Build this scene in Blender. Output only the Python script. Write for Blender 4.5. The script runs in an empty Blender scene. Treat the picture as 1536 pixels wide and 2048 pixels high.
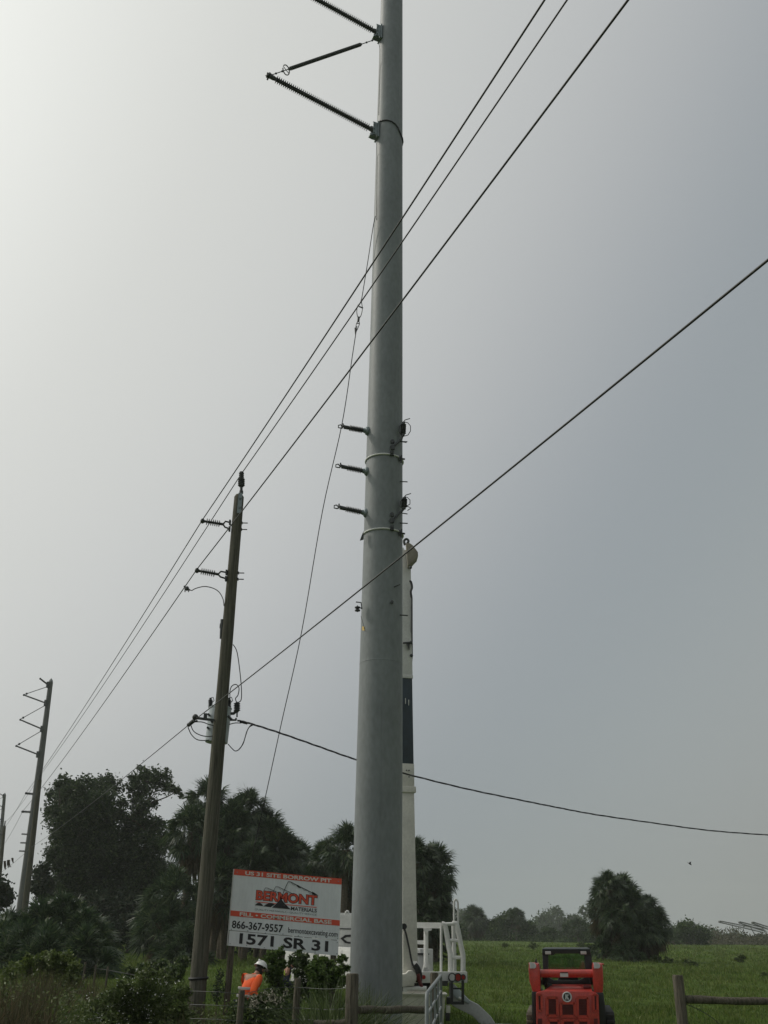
import bpy, bmesh, math, random
import numpy as np
from mathutils import Vector, Matrix
R = math.radians
random.seed(7)
rng = np.random.default_rng(7)
sc = bpy.context.scene
COL = sc.collection

# ------------------------------------------------------------------ camera
CAM_H, PITCH, ROLL, F = 2.35, R(23.16), R(0.9), 1950.0
CAM = Vector((0, 0, CAM_H))
ROT = Matrix.Rotation(R(90) + PITCH, 4, 'X') @ Matrix.Rotation(ROLL, 4, 'Z')
cd = bpy.data.cameras.new('camera')
cd.sensor_fit = 'VERTICAL'; cd.sensor_height = 36.0; cd.lens = 36.0 * F / 2048.0
cd.clip_start = 0.1; cd.clip_end = 6000
cam = bpy.data.objects.new('camera', cd); COL.objects.link(cam)
cam.matrix_world = Matrix.Translation(CAM) @ ROT
sc.camera = cam

# ------------------------------------------------------------------ sky, sun, exposure
SUN_AZ, SUN_EL = R(-73), R(41)          # azimuth from +Y (negative is to the left)
sun_dir = Vector((math.sin(SUN_AZ) * math.cos(SUN_EL), math.cos(SUN_AZ) * math.cos(SUN_EL), math.sin(SUN_EL)))
w = bpy.data.worlds.new('World'); sc.world = w; w.use_nodes = True
nt = w.node_tree; nt.nodes.clear()
sky = nt.nodes.new('ShaderNodeTexSky'); sky.sky_type = 'NISHITA'; sky.sun_disc = False
sky.sun_elevation = SUN_EL; sky.sun_rotation = SUN_AZ
sky.air_density = 1.0; sky.dust_density = 8.0; sky.ozone_density = 1.0; sky.altitude = 0
SKY_SAT, SKY_STRENGTH = 0.45, 0.10
hs = nt.nodes.new('ShaderNodeHueSaturation'); hs.inputs['Saturation'].default_value = SKY_SAT
# thin high overcast: a milky veil that is brightest round the sun
tc = nt.nodes.new('ShaderNodeTexCoord')
dp = nt.nodes.new('ShaderNodeVectorMath'); dp.operation = 'DOT_PRODUCT'; dp.inputs[1].default_value = sun_dir
nt.links.new(tc.outputs['Generated'], dp.inputs[0])
ramp = nt.nodes.new('ShaderNodeValToRGB')
ramp.color_ramp.interpolation = 'B_SPLINE'
VEIL = [(-0.2, (.245, .256, .246)), (-0.03, (.296, .309, .300)), (0.13, (.290, .321, .325)), (0.29, (.250, .282, .304)), (0.45, (.405, .420, .425)), (0.60, (.53, .543, .53)), (0.73, (.59, .60, .57)), (0.82, (.70, .715, .68)), (0.92, (.86, .88, .83)), (1.0, (1.2, 1.2, 1.1))]
VEIL = [((d + 0.2) / 1.2, tuple(x / 1.25 for x in c)) for d, c in VEIL]
els = ramp.color_ramp.elements
while len(els) < len(VEIL): els.new(0.5)
for e, (p, c) in zip(els, VEIL): e.position = p; e.color = (*c, 1)
mr = nt.nodes.new('ShaderNodeMapRange'); mr.inputs['From Min'].default_value = -0.2; mr.inputs['From Max'].default_value = 1.0
nt.links.new(dp.outputs['Value'], mr.inputs['Value']); nt.links.new(mr.outputs['Result'], ramp.inputs['Fac'])
mx = nt.nodes.new('ShaderNodeMix'); mx.data_type = 'RGBA'; mx.inputs['Factor'].default_value = 0.85
vs = nt.nodes.new('ShaderNodeVectorMath'); vs.operation = 'SCALE'; vs.inputs['Scale'].default_value = 1.25 / (SKY_STRENGTH * 0.85)
bg = nt.nodes.new('ShaderNodeBackground'); bg.inputs['Strength'].default_value = SKY_STRENGTH
wo = nt.nodes.new('ShaderNodeOutputWorld')
nt.links.new(sky.outputs['Color'], hs.inputs['Color'])
nt.links.new(hs.outputs['Color'], mx.inputs['A']); nt.links.new(ramp.outputs['Color'], vs.inputs[0]); nt.links.new(vs.outputs['Vector'], mx.inputs['B'])
nt.links.new(mx.outputs['Result'], bg.inputs['Color']); nt.links.new(bg.outputs['Background'], wo.inputs['Surface'])
sl = bpy.data.lights.new('sun', 'SUN'); sl.energy = 1.0; sl.angle = R(5); sl.color = (1.0, 0.94, 0.84)
so = bpy.data.objects.new('sun', sl); COL.objects.link(so)
so.rotation_euler = sun_dir.to_track_quat('Z', 'Y').to_euler()
so.location = (-60, 40, 80)
sc.view_settings.view_transform = 'Standard'; sc.view_settings.look = 'None'
sc.view_settings.exposure = 0.0; sc.view_settings.gamma = 1.0; sc.view_settings.use_curve_mapping = False
sc.cycles.max_bounces = 6; sc.cycles.diffuse_bounces = 3; sc.cycles.transparent_max_bounces = 8
sc.cycles.volume_bounces = 1

# ------------------------------------------------------------------ pixel rays -> real places
R3 = ROT.to_3x3()
FWD = R3 @ Vector((0, 0, -1))
def ray(px, py): return R3 @ Vector(((px - 768) / F, -(py - 1024) / F, -1))
def W(px, py, Y):
    d = ray(px, py); return CAM + d * (Y / d.y)
def WZ(px, py, Z):
    d = ray(px, py); return CAM + d * ((Z - CAM_H) / d.z)
def GX(px, Y, py=1930): return W(px, py, Y).x
def depth(p): return (Vector(p) - CAM).dot(FWD)
def mpp(p): return depth(p) / F             # metres per photo pixel at p

# ------------------------------------------------------------------ materials
def new_mat(name):
    m = bpy.data.materials.new(name); m.use_nodes = True
    n = m.node_tree; b = n.nodes['Principled BSDF']
    return m, n, b
def mat(name, col, rough=0.6, metal=0.0, var=0.2, scale=3.0, col2=None, stretch=None, bump=0.0, bscale=None, detail=6, spec=0.5, fine=0.0):
    m, n, b = new_mat(name)
    tc = n.nodes.new('ShaderNodeTexCoord'); mp = n.nodes.new('ShaderNodeMapping')
    if stretch: mp.inputs['Scale'].default_value = stretch
    n.links.new(tc.outputs['Object'], mp.inputs['Vector'])
    no = n.nodes.new('ShaderNodeTexNoise'); no.inputs['Scale'].default_value = scale; no.inputs['Detail'].default_value = detail; no.inputs['Roughness'].default_value = 0.65
    n.links.new(mp.outputs['Vector'], no.inputs['Vector'])
    cr = n.nodes.new('ShaderNodeValToRGB')
    a = tuple(max(0, c * (1 - var)) for c in col); z = col2 if col2 else tuple(min(1, c * (1 + var)) for c in col)
    cr.color_ramp.elements[0].position = 0.3; cr.color_ramp.elements[0].color = (*a, 1)
    cr.color_ramp.elements[1].position = 0.7; cr.color_ramp.elements[1].color = (*z, 1)
    n.links.new(no.outputs['Fac'], cr.inputs['Fac'])
    out = cr.outputs['Color']
    if fine:
        n2 = n.nodes.new('ShaderNodeTexNoise'); n2.inputs['Scale'].default_value = scale * 9; n2.inputs['Detail'].default_value = 4
        n.links.new(mp.outputs['Vector'], n2.inputs['Vector'])
        mr = n.nodes.new('ShaderNodeMapRange'); mr.inputs['From Min'].default_value = 0.3; mr.inputs['From Max'].default_value = 0.7
        mr.inputs['To Min'].default_value = 1 - fine; mr.inputs['To Max'].default_value = 1 + fine
        n.links.new(n2.outputs['Fac'], mr.inputs['Value'])
        mu = n.nodes.new('ShaderNodeVectorMath'); mu.operation = 'SCALE'
        n.links.new(out, mu.inputs[0]); n.links.new(mr.outputs['Result'], mu.inputs['Scale']); out = mu.outputs['Vector']
    n.links.new(out, b.inputs['Base Color'])
    b.inputs['Roughness'].default_value = rough; b.inputs['Metallic'].default_value = metal
    b.inputs['Specular IOR Level'].default_value = spec
    if bump:
        nb = n.nodes.new('ShaderNodeTexNoise'); nb.inputs['Scale'].default_value = bscale or scale * 6; nb.inputs['Detail'].default_value = 5
        n.links.new(mp.outputs['Vector'], nb.inputs['Vector'])
        bp = n.nodes.new('ShaderNodeBump'); bp.inputs['Strength'].default_value = bump; bp.inputs['Distance'].default_value = 0.02
        n.links.new(nb.outputs['Fac'], bp.inputs['Height']); n.links.new(bp.outputs['Normal'], b.inputs['Normal'])
    return m
def leaf_mat(name, c1, c2, c3=None, trans=0.3, rough=0.5, spec=0.4):
    m, n, b = new_mat(name)
    ge = n.nodes.new('ShaderNodeNewGeometry')
    cr = n.nodes.new('ShaderNodeValToRGB')
    cr.color_ramp.elements[0].color = (*c1, 1); cr.color_ramp.elements[1].color = (*c2, 1)
    if c3:
        cr.color_ramp.elements[1].position = 0.8
        e = cr.color_ramp.elements.new(1.0); e.color = (*c3, 1)
    n.links.new(ge.outputs['Random Per Island'], cr.inputs['Fac'])
    n.links.new(cr.outputs['Color'], b.inputs['Base Color'])
    b.inputs['Roughness'].default_value = rough; b.inputs['Specular IOR Level'].default_value = spec
    t = n.nodes.new('ShaderNodeBsdfTranslucent'); n.links.new(cr.outputs['Color'], t.inputs['Color'])
    ms = n.nodes.new('ShaderNodeMixShader'); ms.inputs['Fac'].default_value = trans
    n.links.new(b.outputs['BSDF'], ms.inputs[1]); n.links.new(t.outputs['BSDF'], ms.inputs[2])
    n.links.new(ms.outputs['Shader'], n.nodes['Material Output'].inputs['Surface'])
    return m
def glass_mat(name, tint):
    m, n, b = new_mat(name)
    t = n.nodes.new('ShaderNodeBsdfTransparent'); t.inputs['Color'].default_value = (*tint, 1)
    g = n.nodes.new('ShaderNodeBsdfGlossy'); g.inputs['Roughness'].default_value = 0.03
    fr = n.nodes.new('ShaderNodeFresnel'); fr.inputs['IOR'].default_value = 1.75
    ms = n.nodes.new('ShaderNodeMixShader')
    n.links.new(fr.outputs['Fac'], ms.inputs['Fac']); n.links.new(t.outputs['BSDF'], ms.inputs[1]); n.links.new(g.outputs['BSDF'], ms.inputs[2])
    n.links.new(ms.outputs['Shader'], n.nodes['Material Output'].inputs['Surface'])
    return m

M = {}
M['galv'] = mat('galvanised_steel', (0.182, 0.203, 0.206), 0.55, 0.0, 0.13, 1.3, stretch=(1, 1, 0.45), fine=0.10, bump=0.12, bscale=26, spec=0.5, detail=9)
M['galv_far'] = mat('weathered_steel', (0.085, 0.09, 0.086), 0.6, 0.0, 0.2, 0.8)
M['bracket'] = mat('bracket_steel', (0.20, 0.24, 0.25), 0.5, 0.4, 0.2, 6)
M['dark_metal'] = mat('dark_hardware', (0.06, 0.065, 0.065), 0.5, 0.5, 0.3, 12)
M['polymer'] = mat('grey_polymer', (0.055, 0.06, 0.062), 0.55, 0, 0.2, 5)
M['strap'] = mat('pale_strap', (0.62, 0.63, 0.60), 0.5, 0, 0.12, 8)
M['wire'] = mat('conductor', (0.05, 0.05, 0.05), 0.5, 0.5, 0.25, 3)
M['black_cable'] = mat('black_cable', (0.02, 0.02, 0.022), 0.6, 0, 0.2, 3)
M['pole_wood'] = mat('treated_pole_wood', (0.072, 0.070, 0.054), 0.85, 0, 0.4, 5, col2=(0.15, 0.145, 0.112), stretch=(6, 6, 0.25), fine=0.2, bump=0.5, bscale=18, spec=0.2)
M['post_wood'] = mat('weathered_post_wood', (0.065, 0.058, 0.045), 0.9, 0, 0.45, 4, col2=(0.17, 0.152, 0.118), stretch=(7, 7, 0.5), fine=0.25, bump=0.6, bscale=20, spec=0.15)
M['tank'] = mat('painted_tank', (0.36, 0.41, 0.43), 0.45, 0, 0.1, 4)
M['white'] = mat('white_paint', (0.60, 0.605, 0.58), 0.45, 0, 0.10, 2.5, fine=0.07)
M['cream'] = mat('cream_fibreglass', (0.60, 0.59, 0.53), 0.45, 0, 0.12, 2, fine=0.07)
M['navy'] = mat('navy_insert', (0.014, 0.030, 0.040), 0.35, 0, 0.3, 3)
M['black'] = mat('black_paint', (0.018, 0.019, 0.02), 0.5, 0, 0.3, 5)
M['rubber'] = mat('rubber', (0.022, 0.022, 0.021), 0.85, 0, 0.3, 8)
M['mud'] = mat('muddy_rubber', (0.13, 0.11, 0.08), 0.95, 0, 0.45, 9, bump=0.4)
M['greypaint'] = mat('grey_paint', (0.36, 0.37, 0.365), 0.5, 0, 0.15, 2, fine=0.08)
M['red'] = mat('red_paint', (0.46, 0.040, 0.028), 0.42, 0, 0.22, 4, fine=0.14, spec=0.5)
M['red_dark'] = mat('red_grille', (0.10, 0.008, 0.008), 0.6, 0, 0.2, 6)
M['redlens'] = mat('red_lens', (0.30, 0.01, 0.01), 0.2, 0, 0.1, 4)
M['lens'] = mat('clear_lens', (0.55, 0.55, 0.55), 0.2, 0, 0.1, 4)
M['tan'] = mat('tan_canvas', (0.27, 0.245, 0.205), 0.9, 0, 0.25, 5, bump=0.3)
M['sign_white'] = mat('sign_white', (0.66, 0.695, 0.705), 0.45, 0, 0.09, 1.6, fine=0.05, stretch=(1.5, 1, 0.35))
M['sign_red'] = mat('sign_orange_red', (0.62, 0.075, 0.035), 0.5, 0, 0.08, 2)
M['sign_black'] = mat('sign_black', (0.012, 0.012, 0.014), 0.55, 0, 0.1, 2)
M['sign_grey'] = mat('sign_grey', (0.16, 0.17, 0.175), 0.55, 0, 0.1, 2)
M['letter_pale'] = mat('letter_pale', (0.62, 0.62, 0.56), 0.5, 0, 0.05, 2)
M['hivis'] = mat('hi_vis_orange', (0.95, 0.13, 0.025), 0.8, 0, 0.12, 9, bump=0.3)
M['lime'] = mat('hi_vis_lime', (0.52, 0.75, 0.06), 0.8, 0, 0.12, 9, bump=0.3)
M['reflect'] = mat('reflective_tape', (0.5, 0.5, 0.48), 0.4, 0, 0.1, 8)
M['denim'] = mat('navy_cloth', (0.03, 0.035, 0.06), 0.9, 0, 0.25, 9, bump=0.3)
M['skin'] = mat('skin', (0.36, 0.19, 0.125), 0.6, 0, 0.1, 12)
M['hair'] = mat('hair', (0.02, 0.014, 0.01), 0.7, 0, 0.2, 20)
M['eye'] = mat('eye', (0.5, 0.5, 0.48), 0.3, 0, 0.05, 20)
M['hat'] = mat('white_plastic', (0.82, 0.82, 0.80), 0.35, 0, 0.04, 4)
M['glass'] = glass_mat('tinted_glass', (0.72, 0.80, 0.76))
M['darkglass'] = mat('dark_glass', (0.012, 0.014, 0.016), 0.08, 0, 0.1, 2)
M['bark'] = mat('bark', (0.075, 0.062, 0.048), 0.95, 0, 0.4, 3, stretch=(3, 3, 0.6), bump=0.7, bscale=9, spec=0.1)
M['palm_bark'] = mat('palm_bark', (0.10, 0.085, 0.065), 0.95, 0, 0.4, 4, stretch=(1, 1, 4), bump=0.8, bscale=10, spec=0.1)
M['oak_leaf'] = leaf_mat('oak_leaf', (0.021, 0.038, 0.016), (0.050, 0.080, 0.031), (0.10, 0.135, 0.055), 0.28, 0.5, 0.22)  # lightest tone puts sunlit leaves into the colour
M['vine_leaf'] = leaf_mat('vine_leaf', (0.015, 0.027, 0.015), (0.032, 0.050, 0.025), (0.065, 0.07, 0.038), 0.15, 0.6, 0.2)
M['palm_leaf'] = leaf_mat('palm_frond', (0.024, 0.046, 0.022), (0.055, 0.092, 0.038), (0.12, 0.15, 0.065), 0.28, 0.44, 0.4)
M['palm_dead'] = leaf_mat('dead_frond', (0.05, 0.04, 0.025), (0.11, 0.085, 0.05), (0.15, 0.125, 0.08), 0.2, 0.8, 0.2)
M['bush_leaf'] = leaf_mat('bush_leaf', (0.032, 0.058, 0.018), (0.075, 0.115, 0.035), (0.15, 0.19, 0.065), 0.3, 0.4)
M['bright_leaf'] = leaf_mat('sapling_leaf', (0.05, 0.09, 0.02), (0.11, 0.18, 0.04), (0.20, 0.27, 0.075), 0.4, 0.45)
M['far_leaf'] = leaf_mat('far_leaf', (0.020, 0.040, 0.013), (0.048, 0.084, 0.024), (0.085, 0.125, 0.038), 0.25, 0.65, 0.15)
M['brush_leaf'] = leaf_mat('brush_leaf', (0.05, 0.048, 0.028), (0.085, 0.08, 0.045), (0.11, 0.10, 0.06), 0.2, 0.7)
M['grass_blade'] = leaf_mat('grass_blade', (0.058, 0.105, 0.016), (0.108, 0.172, 0.030), (0.175, 0.215, 0.056), 0.3, 0.6, 0.25)
M['reed_blade'] = leaf_mat('reed_blade', (0.04, 0.062, 0.02), (0.085, 0.12, 0.04), (0.16, 0.19, 0.09), 0.3, 0.5, 0.35)
M['dry_blade'] = leaf_mat('dry_grass_blade', (0.045, 0.048, 0.022), (0.095, 0.085, 0.045), (0.16, 0.12, 0.075), 0.3, 0.7, 0.2)
M['lime_blade'] = leaf_mat('lime_grass_blade', (0.07, 0.105, 0.02), (0.13, 0.175, 0.035), (0.18, 0.20, 0.065), 0.35, 0.6, 0.25)
M['weed_leaf'] = leaf_mat('weed_leaf', (0.05, 0.078, 0.022), (0.10, 0.14, 0.04), (0.17, 0.20, 0.075), 0.35, 0.5, 0.3)
M['flower'] = mat('white_petal', (0.72, 0.72, 0.68), 0.7, 0, 0.1, 9)
M['feather'] = mat('dark_feather', (0.04, 0.038, 0.036), 0.8, 0, 0.2, 20)

M['red'].node_tree.nodes['Principled BSDF'].inputs['Coat Weight'].default_value = 0.6
M['red'].node_tree.nodes['Principled BSDF'].inputs['Coat Roughness'].default_value = 0.18
def patchy(m, s1, s2, lo, hi):
    n = m.node_tree; cr = next(x for x in n.nodes if x.type == 'VALTORGB'); outs = [l.to_socket for l in cr.outputs['Color'].links]
    tc = n.nodes.new('ShaderNodeTexCoord'); a = n.nodes.new('ShaderNodeTexNoise'); a.inputs['Scale'].default_value = s1; a.inputs['Detail'].default_value = 5; a.inputs['Roughness'].default_value = .7
    b = n.nodes.new('ShaderNodeTexNoise'); b.inputs['Scale'].default_value = s2; b.inputs['Detail'].default_value = 4
    n.links.new(tc.outputs['Object'], a.inputs['Vector']); n.links.new(tc.outputs['Object'], b.inputs['Vector'])
    ad = n.nodes.new('ShaderNodeMath'); ad.operation = 'ADD'; n.links.new(a.outputs['Fac'], ad.inputs[0]); n.links.new(b.outputs['Fac'], ad.inputs[1])
    mr = n.nodes.new('ShaderNodeMapRange'); mr.inputs['From Min'].default_value = .75; mr.inputs['From Max'].default_value = 1.25; mr.inputs['To Min'].default_value = lo; mr.inputs['To Max'].default_value = hi
    n.links.new(ad.outputs['Value'], mr.inputs['Value']); v = n.nodes.new('ShaderNodeVectorMath'); v.operation = 'SCALE'
    n.links.new(cr.outputs['Color'], v.inputs[0]); n.links.new(mr.outputs['Result'], v.inputs['Scale'])
    for o in outs: n.links.new(v.outputs['Vector'], o)
patchy(M['grass_blade'], .16, 1.1, .45, 1.55)
M['seed_head'] = mat('seed_head', (0.30, 0.28, 0.22), 0.8, 0, 0.2, 9)
# ------------------------------------------------------------------ object helpers
ORG = {}
def tag(o, label=None, cat=None, group=None, kind=None):
    if label: o['label'] = label
    if cat: o['category'] = cat
    if group: o['group'] = group
    if kind: o['kind'] = kind
    return o
def thing(name, label, cat, loc=(0, 0, 0), group=None):
    o = bpy.data.objects.new(name, None); COL.objects.link(o)
    o.location = loc; o.empty_display_size = 0.3
    ORG[o.name] = Vector(loc); return tag(o, label, cat, group)
def link(name, me, parent, org, smooth=None):
    o = bpy.data.objects.new(name, me); COL.objects.link(o)
    if parent is not None:
        o.parent = parent; ORG[o.name] = ORG[parent.name]
    else:
        o.location = org; ORG[o.name] = Vector(org)
    if smooth is not None:
        me.shade_smooth(); me.set_sharp_from_angle(angle=R(smooth))
    return o
def dup(root, loc, rotz=0.0, scale=1.0, label=None):
    r = root.copy(); COL.objects.link(r); r.location = loc; r.rotation_euler = (0, 0, rotz); r.scale = (scale,) * 3
    if label: r['label'] = label
    for ch in root.children:
        c = ch.copy(); COL.objects.link(c); c.parent = r
        for g in ch.children:
            d = g.copy(); COL.objects.link(d); d.parent = c
    return r

class MB:
    """collects shapes in world coordinates; build() links them as ONE mesh object"""
    def __init__(s): s.v = []; s.f = []; s.mi = []
    def add(s, vs, fs, mi=0):
        b = len(s.v); s.v += [tuple(x) for x in vs]; s.f += [tuple(i + b for i in f) for f in fs]; s.mi += [mi] * len(fs); return s
    def box(s, c, size, rot=None, mi=0, taper=1.0):
        c = Vector(c); hx, hy, hz = [x / 2 for x in size]
        vs = [Vector((x * hx * (taper if z > 0 else 1), y * hy * (taper if z > 0 else 1), z * hz)) for z in (-1, 1) for y in (-1, 1) for x in (-1, 1)]
        if rot is not None: vs = [rot @ q for q in vs]
        return s.add([c + q for q in vs], [(0, 2, 3, 1), (4, 5, 7, 6), (0, 1, 5, 4), (2, 6, 7, 3), (0, 4, 6, 2), (1, 3, 7, 5)], mi)
    def bar(s, a, b, wx, wy, up=(0, 0, 1), mi=0):
        a = Vector(a); b = Vector(b); t = (b - a).normalized(); u = Vector(up)
        x = t.cross(u)
        if x.length < 1e-4: x = t.cross(Vector((0, 1, 0)))
        x.normalize(); y = x.cross(t).normalized()
        vs = []
        for p in (a, b):
            for (i, j) in ((-1, -1), (1, -1), (1, 1), (-1, 1)): vs.append(p + x * (i * wx / 2) + y * (j * wy / 2))
        return s.add(vs, [(3, 2, 1, 0), (4, 5, 6, 7), (0, 1, 5, 4), (1, 2, 6, 5), (2, 3, 7, 6), (3, 0, 4, 7)], mi)
    def tube(s, pts, rad, seg=8, mi=0, caps=True, sy=1.0):
        pts = [Vector(p) for p in pts]; n = len(pts)
        if not hasattr(rad, '__len__'): rad = [rad] * n
        t0 = (pts[1] - pts[0]).normalized()
        u = t0.cross(Vector((0, 0, 1)))
        if u.length < 1e-3: u = t0.cross(Vector((0, 1, 0)))
        u.normalize(); vs = []; pt = t0
        for i, p in enumerate(pts):
            t = (pts[min(i + 1, n - 1)] - pts[max(i - 1, 0)])
            t = t.normalized() if t.length > 1e-9 else pt
            q = pt.rotation_difference(t); u = (q @ u); u = (u - t * u.dot(t)).normalized(); v = t.cross(u); pt = t
            for k in range(seg):
                a = 2 * math.pi * k / seg
                vs.append(p + u * (math.cos(a) * rad[i]) + v * (math.sin(a) * rad[i] * sy))
        fs = []
        for i in range(n - 1):
            for k in range(seg):
                k2 = (k + 1) % seg
                fs.append((i * seg + k, i * seg + k2, (i + 1) * seg + k2, (i + 1) * seg + k))
        if caps:
            fs.append(tuple(range(seg - 1, -1, -1))); fs.append(tuple((n - 1) * seg + k for k in range(seg)))
        return s.add(vs, fs, mi)
    def lathe(s, a, b, prof, seg=12, mi=0):
        """prof: (fraction along a->b, radius)"""
        a = Vector(a); b = Vector(b)
        t = (b - a).normalized(); u = t.cross(Vector((0, 0, 1)))
        if u.length < 1e-3: u = t.cross(Vector((0, 1, 0)))
        u.normalize(); v = t.cross(u); vs = []; n = len(prof)
        for fr, r in prof:
            p = a.lerp(b, fr)
            for k in range(seg):
                an = 2 * math.pi * k / seg; vs.append(p + u * (math.cos(an) * r) + v * (math.sin(an) * r))
        fs = [(i * seg + k, i * seg + (k + 1) % seg, (i + 1) * seg + (k + 1) % seg, (i + 1) * seg + k) for i in range(n - 1) for k in range(seg)]
        fs.append(tuple(range(seg - 1, -1, -1))); fs.append(tuple((n - 1) * seg + k for k in range(seg)))
        return s.add(vs, fs, mi)
    def prism(s, poly, ext, mi=0):
        """poly: list of 3D points (one face), extruded by vector ext"""
        poly = [Vector(p) for p in poly]; ext = Vector(ext); n = len(poly)
        vs = poly + [p + ext for p in poly]
        fs = [tuple(range(n)), tuple(range(2 * n - 1, n - 1, -1))] + [(i, n + i, n + (i + 1) % n, (i + 1) % n) for i in range(n)]
        return s.add(vs, fs, mi)
    def ball(s, c, r, seg=12, rings=8, rot=None, mi=0, zmin=-1.0):
        c = Vector(c); r = (r,) * 3 if not hasattr(r, '__len__') else r; vs = []; fs = []
        lo = math.acos(max(-1, min(1, -zmin))) if zmin > -1 else 0.0
        for i in range(rings + 1):
            th = lo + (math.pi - lo) * i / rings
            for k in range(seg):
                a = 2 * math.pi * k / seg
                q = Vector((r[0] * math.sin(th) * math.cos(a), r[1] * math.sin(th) * math.sin(a), -r[2] * math.cos(th)))
                vs.append(c + (rot @ q if rot is not None else q))
        for i in range(rings):
            for k in range(seg): fs.append((i * seg + k, i * seg + (k + 1) % seg, (i + 1) * seg + (k + 1) % seg, (i + 1) * seg + k))
        return s.add(vs, fs, mi)
    def build(s, name, mats, parent=None, org=None, smooth=40, bevel=0.0):
        if not isinstance(mats, (list, tuple)): mats = [mats]
        if parent is not None: o0 = ORG[parent.name]
        else: o0 = Vector(org) if org is not None else Vector((0, 0, 0))
        me = bpy.data.meshes.new(name)
        me.from_pydata([tuple(Vector(p) - o0) for p in s.v], [], s.f)
        for m in mats: me.materials.append(m)
        if len(mats) > 1: me.polygons.foreach_set('material_index', s.mi)
        bm = bmesh.new(); bm.from_mesh(me); bmesh.ops.recalc_face_normals(bm, faces=bm.faces)
        if bevel:
            es = [e for e in bm.edges if len(e.link_faces) == 2 and e.calc_face_angle(0) > R(30)]
            bmesh.ops.bevel(bm, geom=es, offset=bevel, segments=2, profile=0.6, affect='EDGES', clamp_overlap=True)
        bm.to_mesh(me); bm.free(); me.update()
        return link(name, me, parent, o0, smooth)

def np_mesh(name, verts, faces_flat, per, mats, parent=None, org=(0, 0, 0), mi=None):
    """fast mesh from numpy: verts (N,3) in world coordinates, faces of PER corners"""
    o0 = ORG[parent.name] if parent is not None else Vector(org)
    verts = np.asarray(verts, dtype=np.float32) - np.array(o0, dtype=np.float32)
    nf = len(faces_flat) // per
    me = bpy.data.meshes.new(name)
    me.vertices.add(len(verts)); me.vertices.foreach_set('co', verts.ravel())
    me.loops.add(nf * per); me.loops.foreach_set('vertex_index', np.asarray(faces_flat, dtype=np.int32))
    me.polygons.add(nf); me.polygons.foreach_set('loop_start', np.arange(0, nf * per, per, dtype=np.int32))
    if not isinstance(mats, (list, tuple)): mats = [mats]
    for m in mats: me.materials.append(m)
    if mi is not None: me.polygons.foreach_set('material_index', np.asarray(mi, dtype=np.int32))
    me.update(calc_edges=True); me.validate()
    return link(name, me, parent, o0)

def unit(a): return a / np.maximum(np.linalg.norm(a, axis=1, keepdims=True), 1e-9)
def leaves(centers, size, aspect=0.45, droop=0.0, up=0.0):
    """one pointed leaf per centre: returns verts, faces"""
    n = len(centers); size = np.broadcast_to(size, (n,))[:, None]
    u = rng.normal(size=(n, 3)); u[:, 2] = u[:, 2] * 0.7 - droop; u = unit(u)
    nn = rng.normal(size=(n, 3)); nn[:, 2] += up; v = unit(np.cross(u, nn))
    c = np.asarray(centers)
    vs = np.stack([c - u * size * 0.5, c + v * size * aspect * 0.5, c + u * size * 0.5, c - v * size * aspect * 0.5], axis=1).reshape(-1, 3)
    return vs, np.arange(n * 4)
def in_ball(n, shell=0.5):
    d = unit(rng.normal(size=(n, 3))); r = rng.random((n, 1)) ** shell; return d * r
def clump_points(clumps, n, sub=14, sub_r=0.42):
    """clumps: (centre, (rx,ry,rz)); leaves gather in small sprays with gaps between them"""
    wts = np.array([c[1][0] * c[1][2] for c in clumps]); wts = wts / wts.sum()
    out = []
    for (c, r), wt in zip(clumps, wts):
        k = max(40, int(n * wt)); ns = max(4, k // sub)
        cs = in_ball(ns, 0.45) * np.array(r) + np.array(c)
        pts = cs[rng.integers(0, ns, k)] + rng.normal(size=(k, 3)) * sub_r * min(1.0, r[0])
        out.append(pts)
    return np.concatenate(out)
def blades(base, height, width, lean=0.35, seg=2, nside=None):
    """grass blades: tapered bent strips; base (N,3)"""
    n = len(base); h = np.broadcast_to(height, (n,)); wd = np.broadcast_to(width, (n,))
    az = rng.random(n) * 2 * np.pi; ln = rng.random(n) * lean
    d = np.stack([np.cos(az), np.sin(az), np.zeros(n)], 1)
    fa = rng.random(n) * 2 * np.pi; s = np.stack([np.cos(fa), np.sin(fa), np.zeros(n)], 1)
    rows = []
    for i in range(seg + 1):
        t = i / seg
        p = base + d * (h * ln * t * t)[:, None] + np.array([0, 0, 1.0]) * (h * (t - 0.35 * ln * t * t))[:, None]
        wv = s * (wd * (1 - t) ** 0.7 * 0.5 + 0.0015)[:, None]
        rows += [p - wv, p + wv]
    vs = np.stack(rows, 1); k = vs.shape[1]
    base_i = (np.arange(n) * k)[:, None]
    f = []
    for i in range(seg): f.append(base_i + np.array([2 * i, 2 * i + 1, 2 * i + 3, 2 * i + 2]))
    f = np.stack(f, 1).reshape(-1)
    return vs.reshape(-1, 3), f
def merge(parts):
    vs = []; fs = []; b = 0
    for v, f in parts: vs.append(v); fs.append(np.asarray(f) + b); b += len(v)
    return np.concatenate(vs), np.concatenate(fs)

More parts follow.
